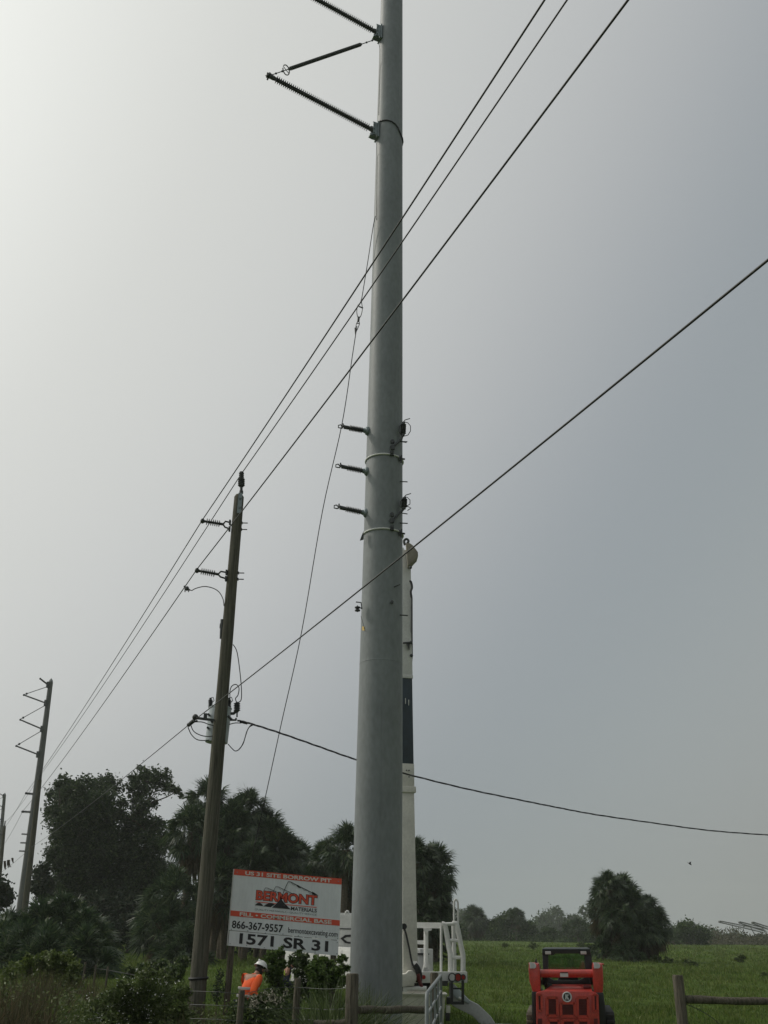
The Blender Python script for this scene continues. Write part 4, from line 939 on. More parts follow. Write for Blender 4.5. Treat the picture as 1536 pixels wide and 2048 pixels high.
boom_piece('boom_tip_section', 1353, 1088, .335, .31, 'greypaint' if False else 'white', 0)
boom_piece('boom_collar', 1356, 1349, .35, .35, 'white', 0, bevel=.01)
for py in (1402, 1405):
    p = W(811 if py == 1402 else 817.5, py, 27.75); mb = MB(); mb.box(p, (.018, .03, .16)); mb.build('white_glint', M['strap'], truck)  # small pale boxes stand in for reflections on the navy section
U_ = lambda x, y, d=0: W(x, y, 28.1 + d)
mb = MB(); mb.prism([U_(820, 1195), U_(825.5, 1195), U_(825.5, 1304), U_(820, 1306)], (0, .12, 0)); k = mb.build('side_conduit', M['greypaint'], truck, bevel=.01)
mb = MB(); mb.tube([U_(823.5, 1190, -.02), U_(824.5, 1310, -.02), U_(823, 1330, -.02)], .02, 8); mb.tube(smooth_path([U_(819, 1162), U_(822, 1164), U_(824, 1175), U_(821.5, 1183), U_(823, 1195)], 3), .035, 8); mb.build('hose', M['black_cable'], truck)
mb = MB(); mb.prism([U_(813, 1286, -.2), U_(820, 1286, -.2), U_(819, 1298, -.2)], (0, .12, 0)); mb.tube([U_(806, 1286, -.2), U_(824, 1285, -.2)], .03, 8); mb.build('boom_latch', M['dark_metal'], truck)
for (x, y) in ((822, 1285), (821, 1135), (823, 1311)):
    mb = MB(); mb.ball(U_(x, y, -.1), .05, 8, 6); mb.build('fitting', M['dark_metal'], truck)
mb = MB()
cc = U_(823, 1108, .1)
rr_ = random.Random(3); m0 = len(mb.v)
mb.prism([U_(811, 1086, -.15), U_(818, 1084, -.15), U_(826, 1090, -.1), U_(836.5, 1104, -.1), U_(833, 1116, -.1), U_(827, 1122, -.12), U_(821, 1129, -.12), U_(815, 1132, -.12)], (.02, .42, .02)); mb.build('tip_cover', M['tan'], truck, bevel=.05)
mb = MB(); mb.tube(smooth_path([U_(810, 1090), U_(808, 1082), U_(813, 1078), U_(817, 1082), U_(814, 1088)], 3), .04, 8); mb.build('tip_hook', M['dark_metal'], truck)
# platform controls and tub
B_ = lambda x, y, d=0: W(x, y, 26.5 + d)
mb = MB(); mb.prism([B_(795, 1975), B_(795, 1950), B_(812, 1947), B_(817, 1941), B_(825, 1941), B_(831, 1947), B_(833, 1958), B_(833, 1961), B_(829, 1964), B_(829, 1972), B_(820, 1972)], (0, .45, 0)); mb.build('pivot_housing', M['cream'], truck, bevel=.04)
mb = MB(); mb.prism([B_(806, 1868, .3), B_(811, 1856, .3), B_(815, 1880, .3), B_(820, 1905, .3), B_(825, 1926, .3), B_(833, 1936, .3), B_(838, 1950, .3), B_(830, 1950, .3), B_(806, 1950, .3)], (0, .14, 0)); mb.build('pivot_arm', M['cream'], truck, bevel=.015)
mb = MB(); mb.tube(smooth_path([B_(807, 1853, .2), B_(812, 1868, .2), B_(818, 1895, .2), B_(825, 1929, .2), B_(832, 1934, .2), B_(838, 1947, .2), B_(841, 1957, .2), B_(842, 1975, .2)], 3), .025, 8); mb.build('hose', M['black_cable'], truck)
mb = MB(); mb.tube(smooth_path([B_(829, 1930, .2), B_(835, 1938, .2), B_(839, 1953, .2), B_(837, 1966, .2)], 3), .075, 8); mb.build('hose', M['rubber'], truck)
mb = MB(); mb.tube([B_(808, 1853, .15), B_(808, 1853, .45)], .075, 14); mb.build('knob', M['black'], truck)
mb = MB(); mb.tube([B_(836, 1948, .1), B_(839, 1962, .1)], .05, 8); mb.tube([B_(839, 1962, .1), B_(845, 1978, .1)], .045, 8); mb.build('red_grip', M['red_dark'], truck)
mb = MB(); mb.tube([B_(806, 1977, .1), B_(853, 1977.5, .1)], .06, 10); mb.build('rim_pad', M['strap'], truck)
mb = MB(); mb.box(B_(810, 1979, .1), (.09, .3, .1)); mb.build('bracket', M['strap'], truck)
RX = .88
def ring(z, hx, hy, cx, cy, rr, n=6):
    out = []
    for (sx, sy, a0) in ((1, 1, 0), (-1, 1, 90), (-1, -1, 180), (1, -1, 270)):
        for k in range(n + 1):
            a = R(a0 + 90 * k / n); out.append(Vector((cx + sx * (hx - rr) + rr * math.cos(a), cy + sy * (hy - rr) + rr * math.sin(a), z)))
    return out
cL, cR = B_(772, 1986), B_(895, 1986); bz = cL.z; cx = (cL.x + cR.x) / 2; hx = (cR.x - cL.x) / 2; cy = 26.5 + .4
mb = MB(); rings = [ring(bz - 1.02, hx * .8, .33, cx, cy, .10), ring(bz - .98, hx * .84, .36, cx, cy, .12), ring(bz - .12, hx * .93, .41, cx, cy, .12), ring(bz - .06, hx * .95, .42, cx, cy, .12), ring(bz - .02, hx * 1.0, .46, cx, cy, .13), ring(bz, hx * 1.0, .46, cx, cy, .13), ring(bz + .005, hx * .95, .42, cx, cy, .12), ring(bz - .9, hx * .82, .34, cx, cy, .11)]
n_ = len(rings[0]); vs = [p for r_ in rings for p in r_]; fs = [(i * n_ + k, i * n_ + (k + 1) % n_, (i + 1) * n_ + (k + 1) % n_, (i + 1) * n_ + k) for i in range(len(rings) - 1) for k in range(n_)]
fs += [tuple(range(n_ - 1, -1, -1)), tuple((len(rings) - 1) * n_ + k for k in range(n_))]
mb.add(vs, fs); tub = mb.build('tub', M['cream'], truck, smooth=50)
for (x, y) in ((893, 2001), (892, 2018), (891, 2034)):
    mb = MB(); mb.box(B_(x + 4, y, .3), (.10, .25, .16)); mb.build('tub_step', M['cream' if y == 2018 else 'black'], tub, bevel=.01)

# ================================================================== RED TRACK LOADER
YC = 21.2
LX = lambda zx, zy, Y=YC: W(1020 + zx * .15625, 1840 + zy * .15625, Y)
ldr = thing('track_loader', 'red compact track loader seen from behind, parked on the grass', 'loader', (LX(735, 900).x, 21.9, 0))
def lp(name, poly, Y, dep, m, parent=ldr, bevel=.015):
    mb = MB(); mb.prism([LX(x, y, Y) for x, y in poly], (0.175 * dep, dep, 0)); return mb.build(name, M[m], parent, bevel=bevel)
GB = 1420
hood = lp('engine_door', [(332, 938), (345, 928), (435, 908), (1050, 915), (1118, 945), (1132, 965), (1150, GB), (1155, 1560), (335, 1560), (338, GB)], 20.75, .5, 'red', bevel=.02)
mb = MB(); mb.prism([LX(432, 904, 20.85), LX(1052, 910, 20.85), LX(1042, 822, 21.5), LX(545, 820, 21.5)], (0, 0, -.12)); mb.build('hood_top', M['red'], ldr, bevel=.01)
mb = MB(); mb.prism([LX(940, 838, 21.3), LX(1025, 838, 21.3), LX(1035, 872, 21.05), LX(940, 876, 21.05)], (0, 0, .015)); mb.build('hood_handle', M['red_dark'], ldr)
mb = MB(); mb.prism([LX(470, 815, 21.35), LX(530, 815, 21.35), LX(565, 860, 21.35), LX(560, 892, 21.35), LX(470, 892, 21.35)], (0, .25, 0)); mb.build('exhaust', M['black'], ldr, bevel=.02)
def grille(x0, y0, x1, y1, n):
    g = lp('grille', [(x0, y0), (x1, y0), (x1 + 4, y1), (x0 + 4, y1)], 20.735, .03, 'red_dark', hood, 0)
    for k in range(n):
        y = y0 + (y1 - y0) * (k + .5) / n
        s_mb.bar(LX(x0 + 8, y, 20.728), LX(x1 - 4, y, 20.728), .016, .012)
s_mb = MB()
for q in ((474, 992, 604, 1228, 12), (650, 1062, 826, 1232, 9), (862, 992, 998, 1238, 12), (492, 1280, 626, 1440, 8), (672, 1280, 832, 1440, 8), (868, 1280, 1006, 1440, 8)): 
    s_mb = MB(); grille(*q); s_mb.build('louvres', M['red_dark'], hood, smooth=None)
    fr = MB(); x0, y0, x1, y1, _ = q
    for a, b in (((x0, y0), (x1, y0)), ((x1, y0), (x1 + 4, y1)), ((x1 + 4, y1), (x0 + 4, y1)), ((x0 + 4, y1), (x0, y0))): fr.bar(LX(*a, 20.725), LX(*b, 20.725), .022, .05)
    fr.build('grille_frame', M['red'], hood)
for x0, x1 in ((348, 404), (1066, 1118)):
    lp('side_slot', [(x0, 955), (x1, 955), (x1 + 2, 1165), (x0 + 6, 1165)], 20.735, .03, 'red_dark', hood, 0)
    fr = MB(); ps = [(x0, 955), (x1, 955), (x1 + 2, 1165), (x0 + 6, 1165)]
    for a, b in zip(ps, ps[1:] + ps[:1]): fr.bar(LX(*a, 20.725), LX(*b, 20.725), .02, .04)
    fr.build('slot_frame', M['red'], hood)
    lp('side_slot', [(x0 + 8, 1262), (x1 + 4, 1262), (x1 + 6, 1440), (x0 + 10, 1440)], 20.735, .03, 'red_dark', hood, 0)
c = LX(730, 986, 20.72); mb = MB(); rr2 = 54 * .15625 * mpp(c)
mb.tube([c + Vector((math.cos(a) * rr2, 0, math.sin(a) * rr2)) for a in [2 * math.pi * k / 28 for k in range(29)]], .013, 8, caps=False); em = mb.build('emblem_ring', M['lens'], hood)
mb = MB(); mb.tube([c + Vector((0, .03, 0)), c + Vector((0, .005, 0))], rr2 * .95, 24); mb.build('emblem_plate', M['dark_metal'], hood)
mb = MB(); K = lambda pts: mb.prism([c + Vector((x * rr2, -.002, z * rr2)) for x, z in pts], (0, .01, 0))
K([(-.46, -.5), (-.2, -.6), (-.12, -.12), (.16, -.62), (.5, -.46), (.08, .08), (.46, .5), (.18, .66), (-.1, .22), (-.08, .66), (-.36, .62)]); mb.build('emblem', M['lens'], hood)
for nm, ps, Y in (('lift_arm', [(240, 562), (360, 562), (383, 640), (391, 925), (288, 925), (270, 850), (250, 790), (238, 645)], 21.0), ('lift_arm', [(1060, 562), (1182, 562), (1190, 635), (1197, 800), (1190, 935), (1078, 935), (1056, 640)], 21.0)):
    la = lp(nm, ps, Y, 1.0, 'red', bevel=.03); x0 = ps[0][0]
    mb = MB(); mb.box(LX(x0 + 30, 582, Y - .005), (.05, .05, .10)); mb.tube([LX(x0 + 62, 585, Y - .01), LX(x0 + 62, 585, Y + .1)], .05, 10); mb.build('pin_boss', M['lens'], la)
    mb = MB(); mb.box(LX(x0 + 62, 560, Y + .3), (.14, .5, .03)); mb.build('arm_cap', M['red'], la, bevel=.01)
mb = MB(); mb.tube([LX(383, 684, 21.15), LX(1060, 684, 21.15)], .073, 16); ct_ = mb.build('cross_tube', M['red'], ldr)
mb = MB(); a = LX(640, 668, 21.07); b = LX(742, 668, 21.07); mb.prism([a, b, b - Vector((0, 0, .085)), a - Vector((0, 0, .085))], (0, .01, 0)); k = mb.build('label_plate', M['lens'], ct_)
mb = MB(); a = LX(640, 668, 21.066); b = LX(742, 668, 21.066); mb.prism([a, b, b - Vector((0, 0, .018)), a - Vector((0, 0, .018))], (0, .008, 0)); mb.build('label_stripe', M['black'], ct_)
lp('rear_crossmember', [(400, 760), (520, 750), (560, 775), (880, 775), (930, 752), (1060, 755), (1062, 825), (400, 825)], 21.6, .3, 'black')
for s, ps in ((0, [(278, 920), (392, 920), (392, 1000), (345, 1010), (345, 1560), (285, 1560)]), (1, [(1080, 930), (1195, 930), (1215, 1080), (1228, 1200), (1232, 1560), (1145, 1560), (1130, 1000), (1085, 1000)])):
    lp('side_frame', ps, 20.95, 1.9, 'black')
for pts in ([(405, 700), (430, 740), (425, 800), (450, 850)], [(450, 735), (480, 760), (470, 810), (490, 850)], [(1050, 700), (1020, 740), (1030, 800)]):
    mb = MB(); mb.tube(smooth_path([LX(x, y, 21.3) for x, y in pts], 4), .016, 8); mb.build('hose', M['rubber'], ldr)
# cab with rear and front glass
for ps in ([(412, 372), (435, 362), (1010, 362), (1028, 372), (1036, 440), (905, 452), (890, 430), (580, 430), (565, 452), (412, 440)],):
    cabr = lp('cab_roof', ps, 21.55, 1.35, 'black', bevel=.02)
for ps in ([(412, 420), (492, 440), (490, 690), (520, 760), (400, 830), (425, 660)], [(950, 430), (1036, 420), (1062, 640), (1062, 830), (930, 760), (972, 690)]):
    lp('cab_pillar', ps, 21.6, .12, 'black', cabr)
    lp('cab_pillar', [(x, y + 12) for x, y in ps], 22.8, .1, 'black', cabr)
lp('lip_highlight', [(418, 363), (1018, 363), (1022, 374), (414, 374)], 21.52, .06, 'bracket', cabr, 0)  # paler grey strip painted in as the highlight along the roof edge
for x0 in (448, 902): lp('work_light', [(x0, 400), (x0 + 74, 400), (x0 + 78, 440), (x0 + 4, 440)], 21.50, .06, 'reflect', cabr, .008)
lp('rear_glass', [(488, 430), (952, 430), (972, 690), (490, 690)], 21.63, .012, 'glass', cabr, 0)
lp('front_glass', [(488, 440), (952, 440), (972, 760), (490, 760)], 22.85, .012, 'glass', cabr, 0)
lp('operator_seat', [(620, 720), (870, 720), (890, 830), (600, 830)], 22.0, .4, 'black', bevel=.04)
for ps in ([(312, 600), (320, 520), (334, 488), (350, 540), (355, 600)], [(1072, 590), (1078, 550), (1095, 536), (1088, 590)]):
    lp('hydraulic_link', ps, 21.4, .1, 'black' if ps[0][0] < 400 else 'bracket')
for x0, x1, mt in ((206, 286, 'mud'), (1224, 1338, 'rubber')):
    a = LX(x0, 1180, 20.95); b = LX(x1, 1180, 20.95); top = a.z; pr = []
    for (yy, zz) in ((20.95, .35), (20.98, top - .12), (21.1, top), (23.0, top), (23.3, top - .25), (23.3, .3), (23.0, .02), (21.3, .02)): pr.append(Vector((a.x + .175 * (yy - 20.95), yy, zz)))
    mb = MB(); mb.prism(pr, (b.x - a.x, 0, 0)); tr_ = mb.build('track', M[mt], ldr, bevel=.03)
    for k in range(10):
        z = top - .06 - k * .10; mb = MB()
        if z > .1: mb.box(Vector(((a.x + b.x) / 2, 20.94 - (0 if k else -.03), z)), ((b.x - a.x) * .94, .05, .045)); mb.build('track_lug', M[mt], tr_, bevel=.008)

# ================================================================== PEOPLE
def skin_obj(name, joints, edges, radii, m, parent, sub=2, root=0):
    me = bpy.data.meshes.new(name); me.from_pydata([tuple(j) for j in joints], edges, []); me.materials.append(m)
    o = bpy.data.objects.new(name, me); COL.objects.link(o); o.parent = parent; ORG[o.name] = ORG[parent.name]
    bm = bmesh.new(); bm.from_mesh(me); ly = bm.verts.layers.skin.verify(); bm.verts.ensure_lookup_table()
    for v, r in zip(bm.verts, radii):
        v[ly].radius = r if hasattr(r, '__len__') else (r, r); v[ly].use_root = v.index == root
    bm.to_mesh(me); bm.free()
    md = o.modifiers.new('skin', 'SKIN'); md.use_smooth_shade = True; md.branch_smoothing = .6
    sd = o.modifiers.new('sub', 'SUBSURF'); sd.levels = sub; sd.render_levels = sub
    return o
def person(name, label, base, fwd, shirt, vest, elbR, wriR, elbL, wriL, lean=1.22, group='linemen at work'):
    root = thing(name, label, 'person', base, group)
    f = Vector((math.sin(fwd), math.cos(fwd), 0)); l = Vector((-f.y, f.x, 0))
    P = lambda a, b, c: f * a + l * b + Vector((0, 0, c))
    J = []; E = []; Rr = []
    def j(p, r, pa=None): J.append(p); Rr.append(r); (E.append((pa, len(J) - 1)) if pa is not None else None); return len(J) - 1
    pel = j(P(0, 0, .92), (.14, .11)); sp1 = j(P(.03 * lean, 0, 1.10), (.13, .10), pel); ch = j(P(.13 * lean, 0, 1.33), (.155, .115), sp1)
    nb = j(P(.19 * lean, 0, 1.43), (.07, .07), ch); nk = j(P(.24 * lean, 0, 1.47), (.055, .055), nb)
    hd = j(P(.31 * lean, 0, 1.53), (.078, .09), nk); tp_ = j(P(.335 * lean, 0, 1.61), (.07, .08), hd)
    hands = []
    for s, el, wr in ((-1, elbR, wriR), (1, elbL, wriL)):
        sh = j(P(.15 * lean, .20 * s, 1.43), .062, ch); e = j(P(*el), .045, sh); w_ = j(P(*wr), .028, e)
        d = (J[w_] - J[e]).normalized(); sd = l * s
        pm = j(J[w_] + d * .05, (.038, .018), w_); kn = j(J[w_] + d * .095, (.040, .015), pm)
        for q, (off, ln) in enumerate(((-.03, .07), (-.010, .08), (.010, .075), (.028, .06))):
            b_ = j(J[kn] + l * off + d * .02, .009, kn); m_ = j(J[b_] + d * ln * .5 + Vector((0, 0, -.008)), .0085, b_); j(J[m_] + d * ln * .4 + Vector((0, 0, -.022)), .007, m_)
        t1_ = j(J[pm] - l * (.045) + d * .01, .0105, pm); j(J[t1_] + d * .04 - l * .012, .009, t1_)
        hands.append((sh, e, w_))
    legs = []
    for s in (-1, 1):
        h = j(P(0, .095 * s, .88), .095, pel); k = j(P(.04, .11 * s, .49), .06, h); a = j(P(-.03, .12 * s, .09), .04, k); t = j(P(.14, .13 * s, .045), (.042, .03), a); legs.append((h, k, a, t))
    skin_obj('body', J, E, Rr, M['skin'], root)
    T = [J[pel], J[sp1], J[ch], J[nb]]; TE = [(0, 1), (1, 2), (2, 3)]; TR = [(.205, .165), (.205, .165), (.235, .185), (.11, .11)]
    for sh, e, w_ in hands:
        b_ = len(T); T += [J[sh], J[e], J[e].lerp(J[w_], .85)]; TE += [(2, b_), (b_, b_ + 1), (b_ + 1, b_ + 2)]; TR += [.10, .08, .058]
    top = skin_obj('shirt', T, TE, TR, M[shirt], root)
    V = T[:4]; skin_obj('vest', [V[0], V[1], V[2], V[2].lerp(V[3], .6)], TE[:3], [(.213, .173), (.213, .173), (.243, .193), (.12, .12)], M[vest], root) if vest else None
    mbt = MB(); c = T[1]
    og = Vector(base)
    for z_, rx in ((1.06, .208), (1.2, .222)):
        cc = og + P(.03 + (z_ - 1.06) * .35, 0, z_); mbt = MB(); mbt.tube([cc + (l * math.cos(a) * rx * 1.06 + f * math.sin(a) * rx * .84) for a in [2 * math.pi * k / 24 for k in range(25)]], .014, 6, caps=False, sy=2.0); mbt.build('reflective_band', M['reflect'], root)
    L = [J[pel]]; LE = []; LR = [(.165, .13)]
    for h, k, a, t in legs:
        b_ = len(L); L += [J[h], J[k], J[a]]; LE += [(0, b_), (b_, b_ + 1), (b_ + 1, b_ + 2)]; LR += [.112, .08, .065]
    skin_obj('trousers', L, LE, LR, M['denim'], root)
    for h, k, a, t in legs:
        skin_obj('boot', [J[a] + Vector((0, 0, .06)), J[a] - Vector((0, 0, .03)), J[t]], [(0, 1), (1, 2)], [.058, .056, (.052, .042)], M['black'], root, 1)
    hc = og + J[tp_] + Vector((0, 0, -.02)); tilt = Matrix.Rotation(R(22 * lean), 3, l)
    hx = Matrix((f, l, Vector((0, 0, 1)))).transposed(); rt = tilt @ hx
    mb = MB(); mb.ball(hc + rt @ Vector((0, 0, .0)), (.145, .122, .125), 20, 10, rt, zmin=0.0)
    rim = [hc + rt @ Vector((math.cos(a) * (.185 if math.cos(a) > 0 else .165), math.sin(a) * .15, -.005)) for a in [2 * math.pi * k / 24 for k in range(24)]]
    inner = [hc + rt @ Vector((math.cos(a) * .12, math.sin(a) * .10, .012)) for a in [2 * math.pi * k / 24 for k in range(24)]]
    lo = [p + rt @ Vector((0, 0, -.012)) for p in rim]
    b_ = len(mb.v); mb.add(rim + inner + lo, [(k, (k + 1) % 24, 24 + (k + 1) % 24, 24 + k) for k in range(24)] + [(48 + k, 48 + (k + 1) % 24, (k + 1) % 24, k) for k in range(24)] + [(24 + k, 24 + (k + 1) % 24, 48 + (k + 1) % 24, 48 + k) for k in range(24)])
    mb.bar(hc + rt @ Vector((-.13, 0, .09)), hc + rt @ Vector((.12, 0, .10)), .03, .03)
    mb.build('hard_hat', M['hat'], root, smooth=50)
    h0 = og + J[hd]
    mb = MB(); mb.ball(h0 + rt @ Vector((-.02, 0, .0)), (.098, .088, .10), 14, 8, rt); mb.build('hair', M['hair'], root)
    for s in (-1, 1):
        mb = MB(); mb.ball(h0 + rt @ Vector((.092, .032 * s, .02)), (.011, .014, .011), 8, 6, rt); mb.build('eye', M['eye'], root)
        mb = MB(); mb.ball(h0 + rt @ Vector((.0, .088 * s, .0)), (.022, .012, .032), 8, 6, rt); mb.build('ear', M['skin'], root)
    mb = MB(); mb.prism([h0 + rt @ Vector(q) for q in ((.088, -.013, -.025), (.088, .013, -.025), (.09, 0, .022))], rt @ Vector((.026, 0, -.004))); mb.build('nose', M['skin'], root, bevel=.004)
    mb = MB(); mb.ball(h0 + rt @ Vector((.085, 0, -.05)), (.012, .028, .008), 8, 6, rt); mb.build('mouth', M['red_dark'], root)
    return root
person('person', 'worker in orange long-sleeved shirt and white hard hat, bending forward left of the sign posts', (W(506, 1940, 22.4).x - .12, 22.4, -.01), R(38), 'hivis', None, (-.12, -.30, 1.14), (.12, -.33, .98), (.26, .26, 1.12), (.46, .16, 1.0))
person('person', 'worker in lime vest and white hard hat, half hidden by leaves behind the sign', (W(571, 1940, 25.5).x - .15, 25.5, .03), R(75), 'denim', 'lime', (.12, -.28, 1.12), (.34, -.22, 1.05), (.2, .26, 1.12), (.42, .18, 1.05))

# ================================================================== VEGETATION
def frond_set(n, Rf, Lp, el_lo, el_hi, nseg, droop, seed, ratio=1.0):
    """fan fronds: petiole plus folded drooping segments, as strips round a crown at the origin"""
    r = np.random.default_rng(seed); vs = []; fs = []; b = 0
    for i in range(n):
        az = i * 2.39996 + r.normal() * .25; t = (i + .5) / n
        el = R(el_lo + (el_hi - el_lo) * t + r.normal() * 8)
        d = np.array([math.cos(az) * math.cos(el), math.sin(az) * math.cos(el), math.sin(el)])
        lp_ = Lp * r.uniform(.75, 1.15); rf = Rf * r.uniform(.8, 1.15)
        g = np.array([0, 0, -1.0]); sd = np.cross(d, [0, 0, 1.0]); sd /= np.linalg.norm(sd) + 1e-9; up_ = np.cross(sd, d)
        p = [d * (lp_ * q) + g * (.22 * lp_ * q * q * math.cos(el)) for q in (0.08, .5, 1.0)]
        for q in range(2):
            w0 = .03; vs += [p[q] - sd * w0, p[q] + sd * w0, p[q + 1] + sd * w0, p[q + 1] - sd * w0]; fs += [b, b + 1, b + 2, b + 3]; b += 4
        dd = p[2] - p[1]; dd /= np.linalg.norm(dd); un = np.cross(sd, dd)
        tw = r.normal() * .8; s2 = sd * math.cos(tw) + un * math.sin(tw); u2 = np.cross(s2, dd)
        c = p[2]
        for k in range(nseg):
            a = R(-115 + 230 * (k + .5) / nseg); ln = rf * (.72 + .28 * math.cos(a)) * r.uniform(.88, 1.05)
            dr = dd * math.cos(a) + s2 * math.sin(a) + u2 * (r.normal() * .22) + dd * (r.normal() * .08); dr /= np.linalg.norm(dr); wd = np.cross(u2, dr); wd /= np.linalg.norm(wd) + 1e-9
            w1 = rf * R(230) / nseg * .46 * ratio; dp = droop * r.uniform(.6, 1.4)
            m_ = c + dr * ln * .5 + u2 * (.10 * rf) + g * (dp * ln * .12); e_ = c + dr * ln * .97 + g * (dp * ln * .55)
            h = c + dr * ln * .06
            vs += [h - wd * w1 * .25, h + wd * w1 * .25, m_ + wd * w1 + u2 * (.02), m_ - wd * w1 + u2 * -.02]; fs += [b, b + 1, b + 2, b + 3]; b += 4
            vs += [m_ - wd * w1 + u2 * -.02, m_ + wd * w1 + u2 * .02, e_ + wd * .006, e_ - wd * .006]; fs += [b, b + 1, b + 2, b + 3]; b += 4
    return np.array(vs), np.array(fs)
def raw_mesh(name, vs, fs, m):
    me = bpy.data.meshes.new(name); nf = len(fs) // 4
    me.vertices.add(len(vs)); me.vertices.foreach_set('co', np.asarray(vs, dtype=np.float32).ravel())
    me.loops.add(nf * 4); me.loops.foreach_set('vertex_index', np.asarray(fs, dtype=np.int32)); me.polygons.add(nf); me.polygons.foreach_set('loop_start', np.arange(0, nf * 4, 4, dtype=np.int32))
    me.materials.append(m); me.update(calc_edges=True); return me
CROWNS = [raw_mesh('crown', *frond_set(66, .88, 1.05, -48, 86, 28, d, s, .55), M['palm_leaf']) for d, s in ((.30, 1), (.42, 2), (.22, 3))]
SKIRTS = [raw_mesh('dead_fronds', *frond_set(13, .95, .95, -84, -55, 18, .8, s, .6), M['palm_dead']) for s in (11, 12)]
CLUMP = [raw_mesh('crown', *frond_set(64, .85, 1.35, -8, 86, 28, d, s, .58), M['palm_leaf']) for d, s in ((.35, 21), (.5, 22))]
def sub(name, me, root, loc, rz, s):
    o = bpy.data.objects.new(name, me); COL.objects.link(o); o.parent = root; o.location = loc; o.rotation_euler = (random.uniform(-.12, .12), random.uniform(-.12, .12), rz); o.scale = s; return o
def palm(px, py, Y, s, label, skirt=True, group='cabbage palms'):
    c = W(px, py, Y); zb = float(gz(c.x, Y)); h = c.z - zb
    root = thing('palm_tree', label, 'palm tree', (c.x, Y, zb), group)
    rz = random.uniform(0, 6.28)
    sub('crown', random.choice(CROWNS), root, (0, 0, h), rz, (s, s, s * random.uniform(.9, 1.1)))
    if skirt: sub('dead_fronds', random.choice(SKIRTS), root, (0, 0, h - .1), rz + 1, (s, s, s * random.uniform(1, 1.3)))
    mb = MB(); n = 10; lx, ly = random.uniform(-.4, .4), random.uniform(-.4, .4)
    mb.tube([Vector((c.x + lx * (1 - i / n) ** 2, Y + ly * (1 - i / n) ** 2, zb - .2 + (h + .2) * i / n)) for i in range(n + 1)], [.24 + .05 * random.random() + (.06 if i > n - 3 else 0) for i in range(n + 1)], 10)
    mb.build('trunk', M['palm_bark'], root); return root
def palmetto(px, py, Y, s, label, group='palmettos in the undergrowth'):
    """trunkless clump of fan leaves; PY is the top of the clump"""
    t = W(px, py, Y); zb = float(gz(t.x, Y)); h = t.z - zb; s = max(s, .2)
    root = thing('palmetto', label, 'palmetto', (t.x, Y, zb), group)
    hub = max(.15, h - 2.15 * s)
    sub('crown', random.choice(CLUMP), root, (0, 0, hub), random.uniform(0, 6.28), (s, s, s))
    sub('dead_fronds', random.choice(SKIRTS), root, (0, 0, hub + .1), random.uniform(0, 6.28), (s * .9, s * .9, s * .8))
    mb = MB(); mb.tube([Vector((t.x, Y, zb - .2)), Vector((t.x + .05, Y, zb + hub))], [.24, .2], 8); mb.build('trunk', M['palm_bark'], root); return root
def tree(name, label, cat, px0, Y, clumps, n, size, leaf, trunk_r=.3, group=None, aspect=.5, sub_r=.42, sub_n=14, dy=None, limbs=True, part='crown', depth_f=1.0, fringe=3):
    """clumps: (px, py, radius in px)"""
    g = W(px0, 1900, Y); base = Vector((g.x, Y, float(gz(g.x, Y))))
    root = thing(name, label, cat, base, group)
    cl = []
    for (x, y, r) in clumps:
        yy = Y + random.uniform(-1, 1) * (dy if dy is not None else 1.5); c = W(x, y, yy); k = r * mpp(c)
        cl.append((np.array(c), (k, k * depth_f * random.uniform(.8, 1.2), k * random.uniform(.8, 1.0))))
    if fringe:
        ex = []
        for c, r in cl:
            for _ in range(fringe):
                d = unit(rng.normal(size=(1, 3)))[0]; d[2] = abs(d[2]) * .8 + d[2] * .2
                k = rng.uniform(.22, .38); ex.append((c + d * np.array(r) * rng.uniform(.85, 1.12), tuple(q * k for q in r)))
        pts = np.concatenate([clump_points(cl, int(n * .8), sub_n, sub_r), clump_points(ex, int(n * .3), max(5, sub_n // 2), sub_r * .6)])
    else: pts = clump_points(cl, n, sub_n, sub_r)
    pts = pts; pts[:, 2] = np.maximum(pts[:, 2], base.z + .03)
    v, f = leaves(pts, size * rng.uniform(.6, 1.3, len(pts)), aspect, .15)
    np_mesh(part, v, f, 4, M[leaf], root)
    mb = MB(); top = max(c[0][2] for c in cl); fork = base + Vector((0, 0, (top - base.z) * .3))
    if limbs:
        nodes = [fork]; order = sorted(cl, key=lambda q: (Vector(q[0]) - fork).length)
        for c, r in order:
            c = Vector(c)
            if c.z < base.z + .2: continue
            par = min(nodes, key=lambda q: (q - c).length + .35 * (q - fork).length); d = c - par
            kk = max(.25, 1 - (c - fork).length / ((Vector(order[-1][0]) - fork).length + .1) * .8)
            m_ = par.lerp(c, .5) + Vector((random.uniform(-1, 1), random.uniform(-1, 1), random.uniform(-.6, .2))) * (.12 * d.length)
            mb.tube([par, m_, c], [trunk_r * .5 * kk, trunk_r * .4 * kk, trunk_r * .28 * kk], 6)
            for _ in range(3):
                e_ = c + Vector((random.uniform(-1, 1) * r[0], random.uniform(-1, 1) * r[1], random.uniform(-.2, .9) * r[2])) * .85
                mb.tube([c, c.lerp(e_, .5) + Vector((0, 0, .05 * r[2])), e_], [trunk_r * .2 * kk, trunk_r * .12 * kk, trunk_r * .04], 5)
            nodes.append(c)
    mb.tube([base - Vector((0, 0, .3)), base.lerp(fork, .5), fork], [trunk_r * 1.2, trunk_r, trunk_r * .7], 10)
    mb.build('trunk' if trunk_r > .08 else 'stem', M['bark'], root); return root
Z5 = lambda q: [(x * .2995, 1480 + y * .2995, r * .2995) for x, y, r in q]
